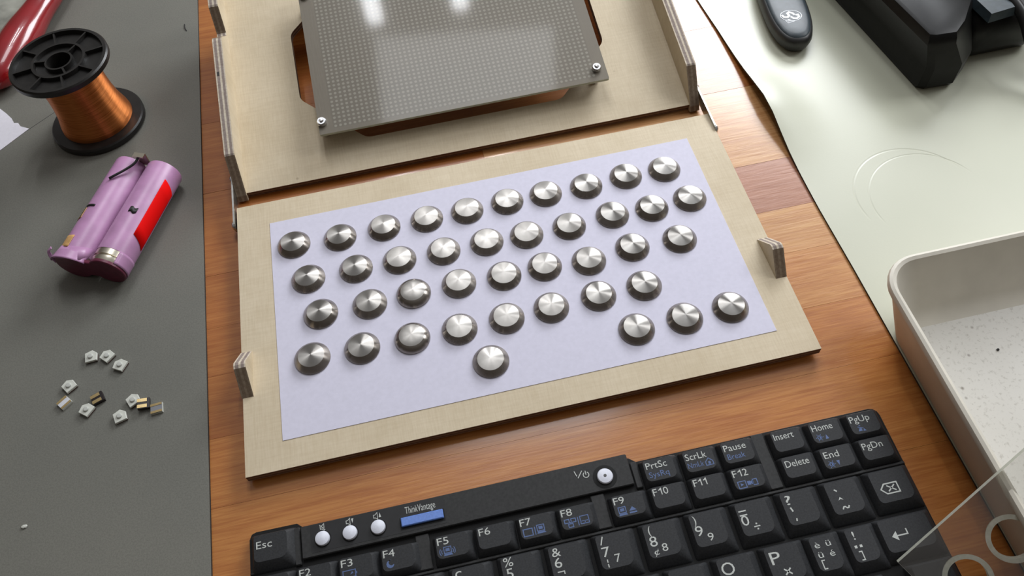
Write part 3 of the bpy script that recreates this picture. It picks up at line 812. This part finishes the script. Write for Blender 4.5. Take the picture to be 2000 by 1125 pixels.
put('Pause', [T_('Break', 92.8, 100.8, 2.3, 7.3)], **B_)
put('F3', [rect(-64.7, -59.9, 89.2, 91.8), fill(-59.8, -59.3, 90.1, 91.0), ('P', [(-62.0, 90.1), (-61.2, 91.3), (-60.7, 90.6)])], **B_)
mo = [(-46.4 + 1.55 * math.cos(R(a)), 90.6 + 1.55 * math.sin(R(a))) for a in range(70, 341, 27)] + [(-45.9 + 1.15 * math.cos(R(a)), 91.2 + 1.15 * math.sin(R(a))) for a in range(320, 109, -30)]
g = G(); g.add([(a, b, KT + .05) for a, b in mo], [tuple(range(len(mo)))]); g.obj('blue_legend', M['legend_blue'], K['F4'])
put('F5', laptop(-25.7, 88.9) + [arc(-25.2, 90.5, 1.2, 140, 220), arc(-25.2, 90.5, 1.9, 140, 220), arc(-23.0, 90.5, 1.2, -40, 40), arc(-23.0, 90.5, 1.9, -40, 40)], **B_)
put('F7', [rect(6.0, 9.6, 89.2, 91.9, .4), ('L', [(10.6, 89.0), (10.6, 92.2)], .35)] + laptop(11.2, 89.2), **B_)
put('F8', [rect(22.5, 24.3, 90.6, 92.0, .35), rect(25.1, 26.9, 90.6, 92.0, .35), rect(23.8, 25.6, 88.8, 90.1, .35), ('P', [(24.3, 90.4), (25.1, 91.2), (25.0, 90.2)]),
           ('L', [(27.8, 88.8), (27.8, 92.2)], .35), rect(28.7, 32.0, 89.2, 92.2, .35), ('L', [(28.7, 90.2), (32.0, 90.2)], .3), ('L', [(30.4, 89.2), (30.4, 90.2)], .3)], **B_)
put('F9', laptop(43.9, 88.7) + [fill(48.2, 51.2, 88.9, 89.5), ('P', [(48.2, 89.9), (51.2, 89.9), (49.7, 91.5)])], **B_)
put('F12', [rect(92.9, 96.0, 88.6, 91.3, .35), ('P', [(93.9, 89.4), (95.1, 90.0), (93.9, 90.6)]), fill(96.6, 98.0, 89.3, 90.9), ('P', [(98.0, 89.7), (98.9, 89.1), (98.9, 91.1), (98.0, 90.5)]), rect(98.9, 100.6, 88.9, 91.2, .35)], **B_)
def sun(cx, cy, full): return [arc(cx, cy, .8, 0, 360, .35, 12), ('P', [(cx, cy - .8), (cx + .7, cy - .4), (cx + .7, cy + .4), (cx, cy + .8)])] + [('L', [(cx + 1.15 * math.cos(R(a)), cy + 1.15 * math.sin(R(a))), (cx + 1.6 * math.cos(R(a)), cy + 1.6 * math.sin(R(a)))], .25) for a in range(0, 360, 60)]
put('Home', sun(131.7, 101.5, 0) + [('P', [(133.9, 100.4), (135.3, 100.4), (134.6, 102.3)])], **B_)
put('End', sun(131.7, 89.9, 0) + [('P', [(133.9, 91.0), (135.3, 91.0), (134.6, 88.9)])], **B_)
put('PgUp', [('P', [(148.0, 100.4), (149.6, 100.4), (149.6, 101.6), (148.6, 101.6)]), ('P', [(149.9, 100.2), (151.2, 100.2), (150.5, 101.3)]), ('L', [(148.2, 102.3), (150.4, 101.4)], .3), ('P', [(148.7, 102.6), (149.7, 102.6), (149.2, 103.0)])], **B_)
put('4', [T_('ç', -22.7, 79.6, 3.9, 2.5), T_('4', -22.6, 75.0, 3.9, 2.9)])
put('5', [T_('%', -4.0, 79.6, 3.4, 3.7), T_('5', -3.6, 75.2, 3.7, 2.6)])
put('6', [T_('&', 14.8, 79.2, 3.3, 3.4), T_('6', 15.0, 75.0, 3.7, 2.8), ('L', [(15.4, 73.4), (18.0, 73.4), (18.0, 72.3)], .4)])
put('7', [('L', [(33.9, 79.5), (35.2, 82.6)], .45), T_('7', 33.6, 74.9, 3.7, 3.0), ('L', [(34.8, 73.9), (34.8, 72.7)], .45), ('L', [(34.8, 72.2), (34.8, 70.9)], .45), T_('7', 37.8, 72.2, 3.0, 2.2)])
put('8', [T_('(', 52.9, 79.2, 3.2, 1.1), T_('8', 52.3, 74.6, 3.8, 2.9), T_('¢', 52.9, 71.4, 2.3, 1.9), T_('8', 56.3, 72.1, 2.9, 2.2)])
put('9', [T_(')', 70.9, 79.2, 3.2, 1.1), T_('9', 70.5, 74.5, 3.8, 2.9), T_('9', 74.5, 72.0, 2.9, 2.2)])
put('0', [('L', [(89.0, 80.0), (92.0, 80.0)], .5), ('L', [(89.0, 78.4), (92.0, 78.4)], .5), T_('0', 88.9, 74.4, 3.8, 2.9), ('L', [(92.9, 73.3), (95.3, 73.3)], .45), fill(93.8, 94.4, 74.0, 74.6), fill(93.8, 94.4, 72.0, 72.6)])
put('q', [T_('?', 108.2, 78.3, 3.6, 2.2), ('L', [(109.0, 77.2), (109.5, 75.5)], .6), ('L', [(109.8, 72.8), (109.5, 71.7)], .5)])
put('^', [('L', [(128.0, 80.0), (128.9, 79.2)], .55), ('P', [(128.0, 75.6), (129.0, 76.9), (130.0, 75.6), (129.0, 76.1)]), ('L', [(128.3, 72.0), (128.9, 72.9), (129.5, 72.9), (130.1, 72.3), (130.7, 72.3), (131.2, 73.1)], .5)])
put('bk', [('L', [(145.6, 75.9), (147.4, 77.8), (152.6, 77.8), (152.6, 73.9), (147.4, 73.9)], .5, True), ('L', [(148.3, 77.0), (151.4, 74.7)], .5), ('L', [(151.4, 77.0), (148.3, 74.7)], .5)])
put('r8', [T_('O', 75.2, 58.4, 4.6, 5.0)])
put('r9', [T_('P', 94.2, 58.2, 4.6, 3.9), ('L', [(97.7, 56.0), (100.2, 53.8)], .55), ('L', [(100.2, 56.0), (97.7, 53.8)], .55)])
put('u', [T_('è', 112.0, 60.4, 2.3, 2.0), T_('ü', 116.4, 60.4, 2.3, 1.9), T_('ü', 112.0, 56.8, 2.3, 1.9), T_('é', 116.4, 56.6, 2.3, 2.0), ('L', [(113.6, 55.8), (112.4, 55.8), (112.4, 52.7), (113.6, 52.7)], .4)])
put('!', [T_('!', 127.3, 60.3, 3.1, .75), ('P', [(126.3, 57.2), (127.3, 57.2), (127.3, 58.2), (126.3, 58.2)]), ('P', [(128.3, 57.2), (129.3, 57.2), (129.3, 58.2), (128.3, 58.2)]), ('L', [(127.0, 55.8), (128.2, 55.8), (128.2, 52.7), (127.0, 52.7)], .4)])
put('ent', [('P', [(141.4, 58.2), (143.6, 60.0), (143.6, 56.4)]), ('L', [(143.6, 58.2), (147.7, 58.2), (147.7, 60.2)], .5)])
# print on the control strip
ZS = 5.33
legend(strip, [('T', 'ThinkVantage', -38.3, 109.0, 2.8, 12.2)], z=ZS)
def speaker_icon(x, y): return [('L', [(x, y), (x, y + 1.2), (x + .6, y + 1.2), (x + 1.5, y + 2.0), (x + 1.5, y - .7), (x + .6, y)], .25, True)]
legend(strip, speaker_icon(-72.3, 110.6) + [('L', [(-72.5, 112.3), (-70.4, 110.0)], .3)], z=ZS)
legend(strip, speaker_icon(-61.9, 110.4) + [('P', [(-59.9, 112.1), (-58.9, 112.1), (-59.4, 110.2)])], z=ZS)
legend(strip, speaker_icon(-50.9, 110.2) + [('P', [(-48.9, 110.1), (-47.9, 110.1), (-48.4, 112.0)])], z=ZS)
legend(strip, [('L', [(31.3, 110.8), (31.9, 108.6)], .35), ('L', [(32.2, 107.7), (34.4, 110.4)], .35), arc(35.7, 108.4, 1.15, 120, 420, .35, 16), ('L', [(35.7, 108.4), (35.7, 110.1)], .35)], z=ZS)

# ------------------------------------------------------------------ plastic tray on the right
tray = thing('plastic_tray', 'shallow off-white plastic tray with a dusty floor at the lower right', 'tray', (0, 0, 0))
def tr(x0, y1, r, z, x1=370, y0=-110): return rrect(x0, x1, y0, y1, r, z, 8)
TX, TZ = 185.1, 1.3
g = G()
g.loft([tr(TX + .5, 146.2, 11, TZ), tr(TX, 147.5, 12, TZ + 1.2), tr(178.8, 159.5, 15, 27.5, 376, -116), tr(177.4, 161.0, 16, 27.8, 377, -117), tr(177.0, 161.6, 16.4, 29.5, 377.5, -117.5), tr(177.4, 161.2, 16, 31.0, 377, -117), tr(178.6, 160.0, 15, 31.6, 376, -116), tr(180.0, 158.6, 14, 31.0, 374, -114), tr(180.8, 157.6, 13.5, 29.0, 373, -113),
        tr(187.6, 146.6, 11, 8.5, 366, -106), tr(189.2, 143.6, 9, 5.5, 364, -104), tr(192.6, 139.5, 6, 3.8, 361, -101)], cap1=False)
g.obj('walls', [M['tray_wall']], tray, 40)
g = G(); g.loft([tr(192.0, 140.2, 6, 2.6, 361.5, -101.5), tr(192.6, 139.5, 6, 3.8, 361, -101)], cap0=True)
g.obj('floor_panel', [M['tray']], tray)
for (x, y, r_) in ((225, 118.5, .55), (236, 108, .32), (232.5, 109.5, .3)):
    pass
cr = G(); lathe(cr, [(.3, 3.8), (.6, 4.0), (.5, 4.5), (.1, 4.7)], 8, 223.0, 121.5)
tag(cr.obj('dirt_crumb', M['ink']), 'tiny dark crumb lying on the floor of the white tray', 'crumb')

# ------------------------------------------------------------------ clear acrylic plate leaning on keyboard and tray
ac = bpy.data.objects.new('acrylic_plate', None); COL.objects.link(ac); ac.empty_display_size = .01
E1 = Vector((0.81326343, 0.35993717, 0.45721748)); N3 = Vector((-0.31279495, -0.39214898, 0.86508872)); E2 = N3.cross(E1).normalized() * -1
if E2.y > 0: E2 = -E2
A0 = Vector((138.2, 48.8, 8.9))
ac.matrix_world = Matrix(((E1.x, -E2.x, N3.x, A0.x * MM), (E1.y, -E2.y, N3.y, A0.y * MM), (E1.z, -E2.z, N3.z, A0.z * MM), (0, 0, 0, 1)))
tag(ac, 'clear acrylic plate with round holes leaning from the keyboard onto the tray rim', 'acrylic plate')
TH = 3.0; AW, AD = 112, 70
holes = [(13.6, -18.8), (34.3, -18.4)] + [(55, -18.4), (76, -18.4), (97, -18.4)] + [(13.6 + 21 * i - 4, -40) for i in range(5)]
HR = 6.75
def acr_sheet(z, flip):
    bm = bmesh.new(); ed = []
    L_ = [bm.verts.new((x * MM, y * MM, z * MM)) for x, y in ((0, -AD), (AW, -AD), (AW, 0), (0, 0))]
    loops = [L_]
    for hx, hy in holes: loops.append([bm.verts.new((x * MM, y * MM, z * MM)) for x, y, _ in circle(hx, hy, HR, 0, 40)])
    for l in loops:
        for i in range(len(l)): ed.append(bm.edges.new((l[i], l[(i + 1) % len(l)])))
    bmesh.ops.triangle_fill(bm, edges=ed, use_beauty=True)
    vs = [(v.co / MM)[:] for v in bm.verts]; bm.verts.index_update()
    fs = [tuple(v.index for v in f.verts) for f in bm.faces]; bm.free(); return vs, fs
g = G(); v1, f1 = acr_sheet(0, 0); g.add(v1, f1); v2, f2 = acr_sheet(TH, 1); g.add(v2, f2)
g.obj('clear_sheet', M['acrylic'], ac)
g = G(); sq = [(0, -AD), (AW, -AD), (AW, 0), (0, 0)]
for i in range(4):
    a, b = sq[i], sq[(i + 1) % 4]; g.add([(a[0], a[1], 0), (b[0], b[1], 0), (b[0], b[1], TH), (a[0], a[1], TH)], [(0, 1, 2, 3)])
g.obj('frosted_edge', M['frost'], ac)
for hx, hy in holes[:2] + holes[2:3]:
    g = G(); g.loft([circle(hx, hy, HR + 1.0, -.03, 40), circle(hx, hy, HR, 0, 40), circle(hx, hy, HR, TH, 40), circle(hx, hy, HR + 1.75, TH + .03, 40)], False, False)
    g.obj('hole_edge', M['frost'], ac, 30)

# ------------------------------------------------------------------ copper wire spool
sp_ = thing('wire_spool', 'black plastic spool wound with copper wire standing on the grey mat', 'wire spool', (-177.3, 374.3, 1.5))
def flange(z0, z1, up):
    g = G(); n = 64
    zf = z1 if up else z0; rec = -2.2 if up else 2.2
    g.loft([circle(0, 0, r, z, n) for r, z in ((6.2, z0), (24.6, z0), (25.5, z0 + .8), (25.5, z1 - .8), (24.8, z1))] , False, False)
    prof = [(24.8, z1), (23.2, z1), (22.8, z1 - 2.4), (14.2, z1 - 2.4), (13.9, z1 - .2), (12.6, z1 - .2), (12.4, z1 - 2.4)] if up else [(24.8, z1), (17, z1)]
    if up: prof += [(7.4, z1 - 3.0), (7.2, z1 - .6), (6.2, z1 - .6), (6.0, z1 - 9)]
    lathe(g, prof, n, cap0=False, cap1=True)
    if up:
        for k in range(8):
            a = 2 * PI * k / 8 + .2; c_, s_ = math.cos(a), math.sin(a)
            q = lambda r, w, z: (r * c_ - w * s_, r * s_ + w * c_, z)
            g.loft([[q(13.5, -.45, z), q(23.4, -.45, z), q(23.4, .45, z), q(13.5, .45, z)] for z in (z1 - 2.6, z1 - .25)])
        for k in range(3):
            a = 2 * PI * k / 3 + .9; c_, s_ = math.cos(a), math.sin(a)
            q = lambda r, w, z: (r * c_ - w * s_, r * s_ + w * c_, z)
            g.loft([[q(6.8, -.5, z), q(12.9, -.5, z), q(12.9, .5, z), q(6.8, .5, z)] for z in (z1 - 2.8, z1 - .4)])
    return g.obj('flange', M['spool'], sp_, 35)
flange(0, 4.2, False); flange(42.5, 46.5, True)
g = G(); lathe(g, [(12, 4.2), (19.6, 4.2), (19.2, 7), (17.6, 13), (16.6, 20), (16.2, 27), (16.2, 34), (16.8, 39), (17.6, 42.6)], 96, cap1=False)
g2 = G(); lathe(g2, [(7.5, 4.3), (7.5, 37.4)], 32); g2.obj('core', M['spool'], sp_, 30)
g.obj('copper_winding', M['copper'], sp_, True)

# ------------------------------------------------------------------ battery pack
bp = thing('battery_pack', 'pair of pink-wrapped cylindrical battery cells joined side by side on the grey mat', 'battery pack', (-148.6 - 8.4, 288.05 + 3.8, 1.5), R(-24.2))
RC = 9.0
def cellx(side): return 9.2 * side
for side in (-1, 1):
    cx = cellx(side)
    def ring(y, r): return [(cx + r * math.sin(2 * PI * k / 48), y, RC + .1 + r * math.cos(2 * PI * k / 48)) for k in range(48)]
    g = G(); g.loft([ring(y, r) for y, r in ((-24.5 if side > 0 else -29, RC), (30.8, RC), (31.7, RC - .3), (32.2, RC - 1.2), (32.2, RC - 3))])
    cell = g.obj('cell_wrap', M['wrap'], bp, 40)
    g = G(); g.loft([ring(y, r) for y, r in ((-31.4, RC - .5), (-29.8, RC - .1), (-28.9, RC - .1), (-28.6, RC - .9), (-27.9, RC - .9), (-27.6, RC - .15), (-23.5, RC - .15))])
    g.obj('metal_can', M['nickel'], bp, 30)
# wrap still covering the outer and lower side of the right cell near its end
def strip_on(cx, y0, y1, a0, a1, r, name, mat, parent, na=14, taper=None, ny=6):
    vv = []; ff = []
    for j in range(ny + 1):
        y = y0 + (y1 - y0) * j / ny
        for i in range(na + 1):
            t = i / na
            aa = a0 + (a1 - a0) * t; rr = r
            yy = y
            if taper: aa, yy, rr = taper(t, j / ny, aa, y, r)
            vv.append((cx + rr * math.sin(R(aa)), yy, RC + .1 + rr * math.cos(R(aa))))
    for j in range(ny):
        for i in range(na):
            a = j * (na + 1) + i; ff.append((a, a + 1, a + na + 2, a + na + 1))
    o = meshobj(name, vv, ff, mat, parent, True)
    md = o.modifiers.new('thick', 'SOLIDIFY'); md.thickness = .0002; md.offset = 1
    return o
strip_on(cellx(1), -31.5, -24.4, 42, 200, RC + .02, 'torn_wrap', M['wrap'], bp)
strip_on(cellx(-1), -33.5, -28.5, -70, 60, RC + .25, 'torn_wrap', M['wrap'], bp, taper=lambda t, s, a, y, r: (a, y - 1.2 * math.sin(PI * t) * (1 - s), r + (1 - s) * 1.0))
# dark magenta end piece over both cell ends
g = G()
def eight(y, r):
    pts = []
    for k in range(28): a = R(118 + 304 * k / 27 - 90 - 0); pts.append((cellx(1) + r * math.cos(R(-142 + 284 * k / 27)), y, RC + .1 + r * math.sin(R(-142 + 284 * k / 27))))
    for k in range(28): pts.append((cellx(-1) + r * math.cos(R(38 + 284 * k / 27)), y, RC + .1 + r * math.sin(R(38 + 284 * k / 27))))
    return pts
g.loft([eight(-33.0, RC - .5), eight(-32.6, RC - .1), eight(-31.2, RC - .1)])
g.obj('end_plate', M['wrap_end'], bp, 30)
fl_ = [(-19.4, -30.5, 7), (-21.0, -31, 10), (-19.5, -33.0, 13.5), (-14, -34.5, 17.5), (-8, -34.5, 18.6), (-2, -33.0, 16.5), (-.5, -31.5, 13.0)]
vv = [(a, b, c + .2) for a, b, c in fl_] + [(a + (1.8 if a < -15 else 0), b + 7.5, c * .98 + (.3 if i in (3, 4) else .2)) for i, (a, b, c) in enumerate(fl_)]
ff = [(i, i + 1, i + 8, i + 7) for i in range(6)]
o = meshobj('wrap_flap', vv, ff, M['wrap'], bp, True); md = o.modifiers.new('t', 'SOLIDIFY'); md.thickness = .0003
g = G(); tube(g, catmull([(-19, -31.5, 9), (-21.5, -30.5, 11), (-22.3, -29, 13.5), (-21.0, -27.5, 14.8)], 5), [.9] * 16, 8, flat=.25); g.obj('wrap_curl', M['wrap'], bp, True)
strip_on(cellx(-1), -27.5, -20.5, -38, -5, RC + .08, 'amber_tape_scrap', M['tape'], bp)
strip_on(cellx(-1), -9.5, -3.0, -60, -28, RC + .08, 'amber_tape_scrap', M['tape'], bp)
o = strip_on(cellx(1), -13.5, 22.0, 50, 106, RC + .12, 'red_label', M['red_label'], bp, taper=lambda t, s, a, y, r: (a, y - 4.0 * t + .5, r))  # redaction mark, added as a red strip; not part of the battery
o['label'] = 'flat red redaction mark built as a strip over the right cell'
strip_on(cellx(1), -2.5, .6, 2, 26, RC + .12, 'ink_mark', M['ink'], bp, ny=2, taper=lambda t, s, a, y, r: (a, y + .5 * math.sin(7 * t), r))
strip_on(cellx(-1), -2.2, -.9, -30, 0, RC + .12, 'ink_mark', M['ink'], bp, ny=2)
strip_on(cellx(-1), -9.5, -1.2, -37, -30, RC + .12, 'ink_mark', M['ink'], bp, ny=4)
# nickel tab bridging the far ends with a bent black lead
g = G(); g.box(-3.2, 2.8, 31.9, 32.5, 12.5, 20.5); g.box(-3.2, 2.8, 29.6, 32.5, 20.5, 21.1)
g.obj('nickel_tab', M['nickel'], bp)
g = G(); tube(g, catmull([(-.3, 31, 20.4), (-1.2, 27.0, 19.2), (-4.2, 22.5, 18.9), (-7.8, 17.5, 19.2), (-10, 15.5, 18.8)], 6), .62, 8); g.obj('black_lead', M['ink'], bp, True)

# ------------------------------------------------------------------ tiny surface-mount parts scattered on the mat
def smd_white():
    t = bpy.data.objects.new('tiny_switch', None); COL.objects.link(t); t.empty_display_size = .005
    g = G(); L_ = [(-2.5, -2.2), (2.2, -2.5), (2.6, 1.0), (.8, 2.9), (-2.3, 2.3)]
    g.loft([[(x * .96, y * .96, .0) for x, y in L_], [(x * .96, y * .96, .7) for x, y in L_]]); g.obj('base', M['smd_brown'], t)
    g = G(); g.loft([[(x, y, z) for x, y in L_] for z in (.65, 1.5)] + [[(x * .94, y * .94, 1.65) for x, y in L_]]); g.obj('white_body', M['smd_white'], t)
    g = G(); lathe(g, [(1.05, 1.6), (1.05, 2.2), (.85, 2.35), (.05, 2.4)], 20); g.obj('pip', M['smd_pip'], t, 30)
    return t
def smd_gold():
    t = bpy.data.objects.new('tiny_component', None); COL.objects.link(t); t.empty_display_size = .005
    g = G(); g.box(-2.3, 2.8, -2.5, 2.5, 0, 1.7); g.obj('black_body', M['smd_black'], t)
    for y0 in (-2.2, .7):
        g = G(); g.box(-2.4, 1.7, y0, y0 + 1.6, 1.65, 1.85); g.obj('gold_pad', M['gold'], t)
    return t
def smd_silver(bright):
    t = bpy.data.objects.new('tiny_component', None); COL.objects.link(t); t.empty_display_size = .005
    g = G(); g.box(-2.6, 2.6, -2.4, 2.4, 0, 1.0); g.obj('base', M['smd_white'], t)
    g = G(); g.box(-2.5, 2.5, -2.3, 2.3, 1.0, 1.35); g.obj('silver_face', M['silver_glint'] if bright else M['silver_face'], t)
    for y0 in (-2.3, 1.2):
        g = G(); g.box(-2.5, 2.5, y0, y0 + 1.1, 1.3, 1.5); g.obj('gold_pad', M['gold'], t)
    return t
proto = None
spec = [(-170.5, 216.6, 8, 'tiny white five-sided switch, left one of the pair at the top of the scatter'),
        (-163.0, 215.2, 48, 'tiny white five-sided switch, middle one of the three at the top of the scatter'),
        (-156.8, 208.8, 62, 'tiny white five-sided switch, lower right one of the three at the top of the scatter'),
        (-179.3, 203.4, 40, 'tiny white five-sided switch alone above the bright silver chip'),
        (-170.4, 189.2, 55, 'tiny white five-sided switch touching the gold and black chip on its upper right'),
        (-155.4, 182.2, 20, 'tiny white five-sided switch, lowest of the scatter'),
        (-149.9, 188.9, 30, 'tiny white five-sided switch partly under the right-hand gold and black chip')]
for x, y, a, lb in spec:
    if proto is None: proto = smd_white(); t = proto
    else:
        t = proto.copy(); COL.objects.link(t)
        for ch in proto.children: c = ch.copy(); COL.objects.link(c); c.parent = t
    t.location = (x * MM, y * MM, 1.5 * MM); t.rotation_euler = (0, 0, R(a)); t.scale = (1.1, 1.1, 1.1); tag(t, lb, 'electronic component', 'tiny white switches scattered on the grey mat')
t = smd_gold(); t.location = (-166.2 * MM, 193.9 * MM, 1.5 * MM); t.rotation_euler = (0, 0, R(22)); tag(t, 'black square chip with two gold bars, left one of the two', 'electronic component')
t = smd_gold(); t.location = (-145.4 * MM, 185.8 * MM, 2.3 * MM); t.rotation_euler = (0, R(10), R(2)); tag(t, 'black chip with two gold bars tilted against a white switch', 'electronic component')
t = smd_silver(True); t.location = (-181.0 * MM, 195.5 * MM, 1.5 * MM); t.rotation_euler = (0, 0, R(40)); tag(t, 'silver chip with gold edges and a painted-in window glint, leftmost of the scatter', 'electronic component')
t = smd_silver(False); t.location = (-139.6 * MM, 182.6 * MM, 1.5 * MM); t.rotation_euler = (0, 0, R(4)); tag(t, 'grey chip with two toothed gold strips, rightmost of the scatter', 'electronic component')
g = G(); lathe(g, [(.7, 0), (1.1, .3), (.8, .7), (.1, .8)], 7)
o = g.obj('paper_crumb', M['smd_white']); o.location = (-192.6 * MM, 141.5 * MM, 1.5 * MM); o.scale = (1.3, .8, 1)
tag(o, 'small white crumb on the grey mat near the lower left corner', 'crumb')
g = G(); tube(g, catmull([(-130.6, 450, 1.6), (-130.2, 446, 1.9), (-129.2, 443, 1.6)], 4), .3, 6)
tag(g.obj('dark_fibre', M['ink']), 'short dark fibre on the grey mat beside the top of its right edge', 'fibre')

# ------------------------------------------------------------------ torn white paper at the left edge
g = G(); L_ = [(-260, 420), (-244, 408.5), (-237.5, 403), (-233, 397.5), (-229.5, 392.5), (-227.6, 388.2), (-225.2, 387.6), (-223.4, 384.3), (-218.2, 381.0), (-232.5, 367.8), (-262, 344)]
g.loft([[(x, y, 1.55) for x, y in L_], [(x, y, 1.8) for x, y in L_]])
tag(g.obj('torn_paper', M['white_paper']), 'torn white paper scrap at the left edge below the spool', 'paper')

# ------------------------------------------------------------------ red tool behind the spool
rt = thing('red_tool', 'glossy red plastic tool handle lying at the top left corner behind the spool', 'tool', (-232, 470, 1.5))
def rel(p): return (p[0] + 232, p[1] - 470, p[2])
g = G(); tube(g, [rel(p) for p in catmull([(-205, 520, 10), (-212, 496, 10), (-219, 474, 10), (-226, 452, 10), (-233, 430, 9), (-238, 414, 8)], 6)], [9.0, 9.0, 9, 9, 9, 9, 9, 9, 9, 9, 9, 9, 9.3, 9.6, 10, 10.4, 10.8, 11, 11.2, 11.3, 11.3, 11.2, 11, 10.8, 10.4, 10, 9.6, 9, 8, 6, 4][:31], 16, flat=.85); g.obj('handle', M['red_plastic'], rt, True)
g = G(); tube(g, [rel(p) for p in catmull([(-262, 470, 10), (-252, 452, 10), (-243, 438, 10), (-238, 420, 9)], 6)], [10] * 19, 16, flat=.85); g.obj('handle', M['red_plastic'], rt, True)
g = G(); g.loft([[rel(p) for p in ((-268, 480, z), (-247, 452, z), (-229, 470, z), (-218, 505, z), (-240, 540, z), (-268, 530, z))] for z in (3, 9)]); g.obj('clear_insert', M['clear_grey'], rt)

# ------------------------------------------------------------------ USB dongle with a printed emblem
dg_ = thing('usb_dongle', 'small black rounded dongle with a white swirl emblem on the cream pad', 'usb dongle', (219.5, 333, 1.2), R(-9))
g = G()
def pill(w, y0, y1, z, k=2.6, n=40):
    out = []
    for i in range(n):
        a = 2 * PI * i / n; c, s = math.cos(a), math.sin(a)
        x = w * math.copysign(abs(c) ** (2 / k), c); yy = math.copysign(abs(s) ** (2 / k), s)
        y = (y0 + y1) / 2 + (y1 - y0) / 2 * yy
        out.append((x, y, z))
    return out
g.loft([pill(9.5, -9, 62, 0), pill(12, -11, 64, 2.2), pill(13.2, -12, 65, 5.5), pill(12.6, -11.3, 64, 8.2), pill(11.2, -9.4, 62, 9.8)])
g.obj('body', M['dongle_side'], dg_, 50)
g = G(); g.loft([pill(11.2, -9.4, 62, 9.6), pill(10.7, -8.6, 61, 10.4), pill(9, -6, 58, 10.9), pill(5.5, -1, 52, 11.1)])
tp = g.obj('glossy_top', M['dongle_top'], dg_, 50)
g = G(); zz = 11.15
cxm, cym = -.6, 8.5
ribbon(g, [(cxm + 6.0 * math.cos(R(a)), cym + 4.6 * math.sin(R(a))) for a in range(0, 360, 15)], .35, zz, 0, True)
ribbon(g, [(cxm + x, cym + y) for x, y in ((-5.0, 1.0), (-4.2, -.9), (-2.2, -1.2), (-1.0, .2), (-1.6, 2.0), (-.4, 3.1), (1.3, 2.0), (2.2, .3))], 1.35, zz + .02)
ribbon(g, [(cxm + x, cym + y) for x, y in ((-.4, -.8), (.8, -2.4), (2.8, -2.7), (4.3, -1.4), (4.0, .4), (2.6, .2))], 1.25, zz + .02)
ribbon(g, [(cxm - 4.3, cym - 3.0), (cxm - 3.0, cym - 6.0), (cxm + 1.0, cym - 4.9)], .3, zz)
g.add([(cxm - 2.6, cym - 2.8, zz), (cxm - 2.5, cym - 5.2, zz), (cxm - 1.0, cym - 3.4, zz)], [(0, 1, 2)])
g.obj('emblem', M['white_mark'], tp)

# ------------------------------------------------------------------ black power brick with cable
pb = thing('power_brick', 'large black glossy power brick at the upper right corner of the desk pad', 'power brick', (267, 277, 1.2))
def rl(l): return [(x - 262, y - 278) for x, y in l]
foot = rl([(246, 420), (262.5, 279), (266, 276.5), (281, 275.8), (291, 284), (300, 300), (300, 420)])
topo = rl([(240, 420), (259.3, 281.5), (262.5, 280.2), (274, 279.5), (283, 287), (296, 303), (296, 420)])
g = G()
def lay(l, z, k=0): 
    cx = sum(p[0] for p in l) / len(l); cy = sum(p[1] for p in l) / len(l)
    return [(cx + (x - cx) * (1 - k), cy + (y - cy) * (1 - k), z) for x, y in l]
g.loft([lay(foot, 0, .04), lay(foot, 3, 0), lay(foot, 14), lay(foot, 16, .01), lay(topo, 28.5), lay(topo, 31.2, .025), lay(topo, 33.2, .07), lay(topo, 34, .14)])
g.obj('housing', M['black_gloss'], pb, 28)
g = G(); g.loft([rrect(34, 76, 16, 80, 6, 1.5, 5), rrect(32, 78, 13, 84, 8, 8, 5), rrect(33, 77, 14, 84, 8, 22, 5), rrect(38, 72, 20, 78, 8, 28, 5)])
g.obj('plug_block', M['black_gloss'], pb, 50)
g = G(); g.loft([lay([(36, 12), (52, 14), (54, 32), (44, 40), (34, 30)], 27.5), lay([(36, 12), (52, 14), (54, 32), (44, 40), (34, 30)], 32, .12)])
g.obj('reflection_facet', M['dongle_top'], pb, 30)  # added facet; its grey imitates a window reflection on the brick
g = G(); tube(g, catmull([(300 - 262, 345 - 278, 33), (312 - 262, 312 - 278, 33), (317 - 262, 292 - 278, 29), (318 - 262, 276 - 278, 20), (321 - 262, 262 - 278, 8), (330 - 262, 246 - 278, 3), (350 - 262, 232 - 278, 3), (400 - 262, 225 - 278, 3)], 8), 2.9, 12)
g.obj('cable', M['black_cable'], pb, True)
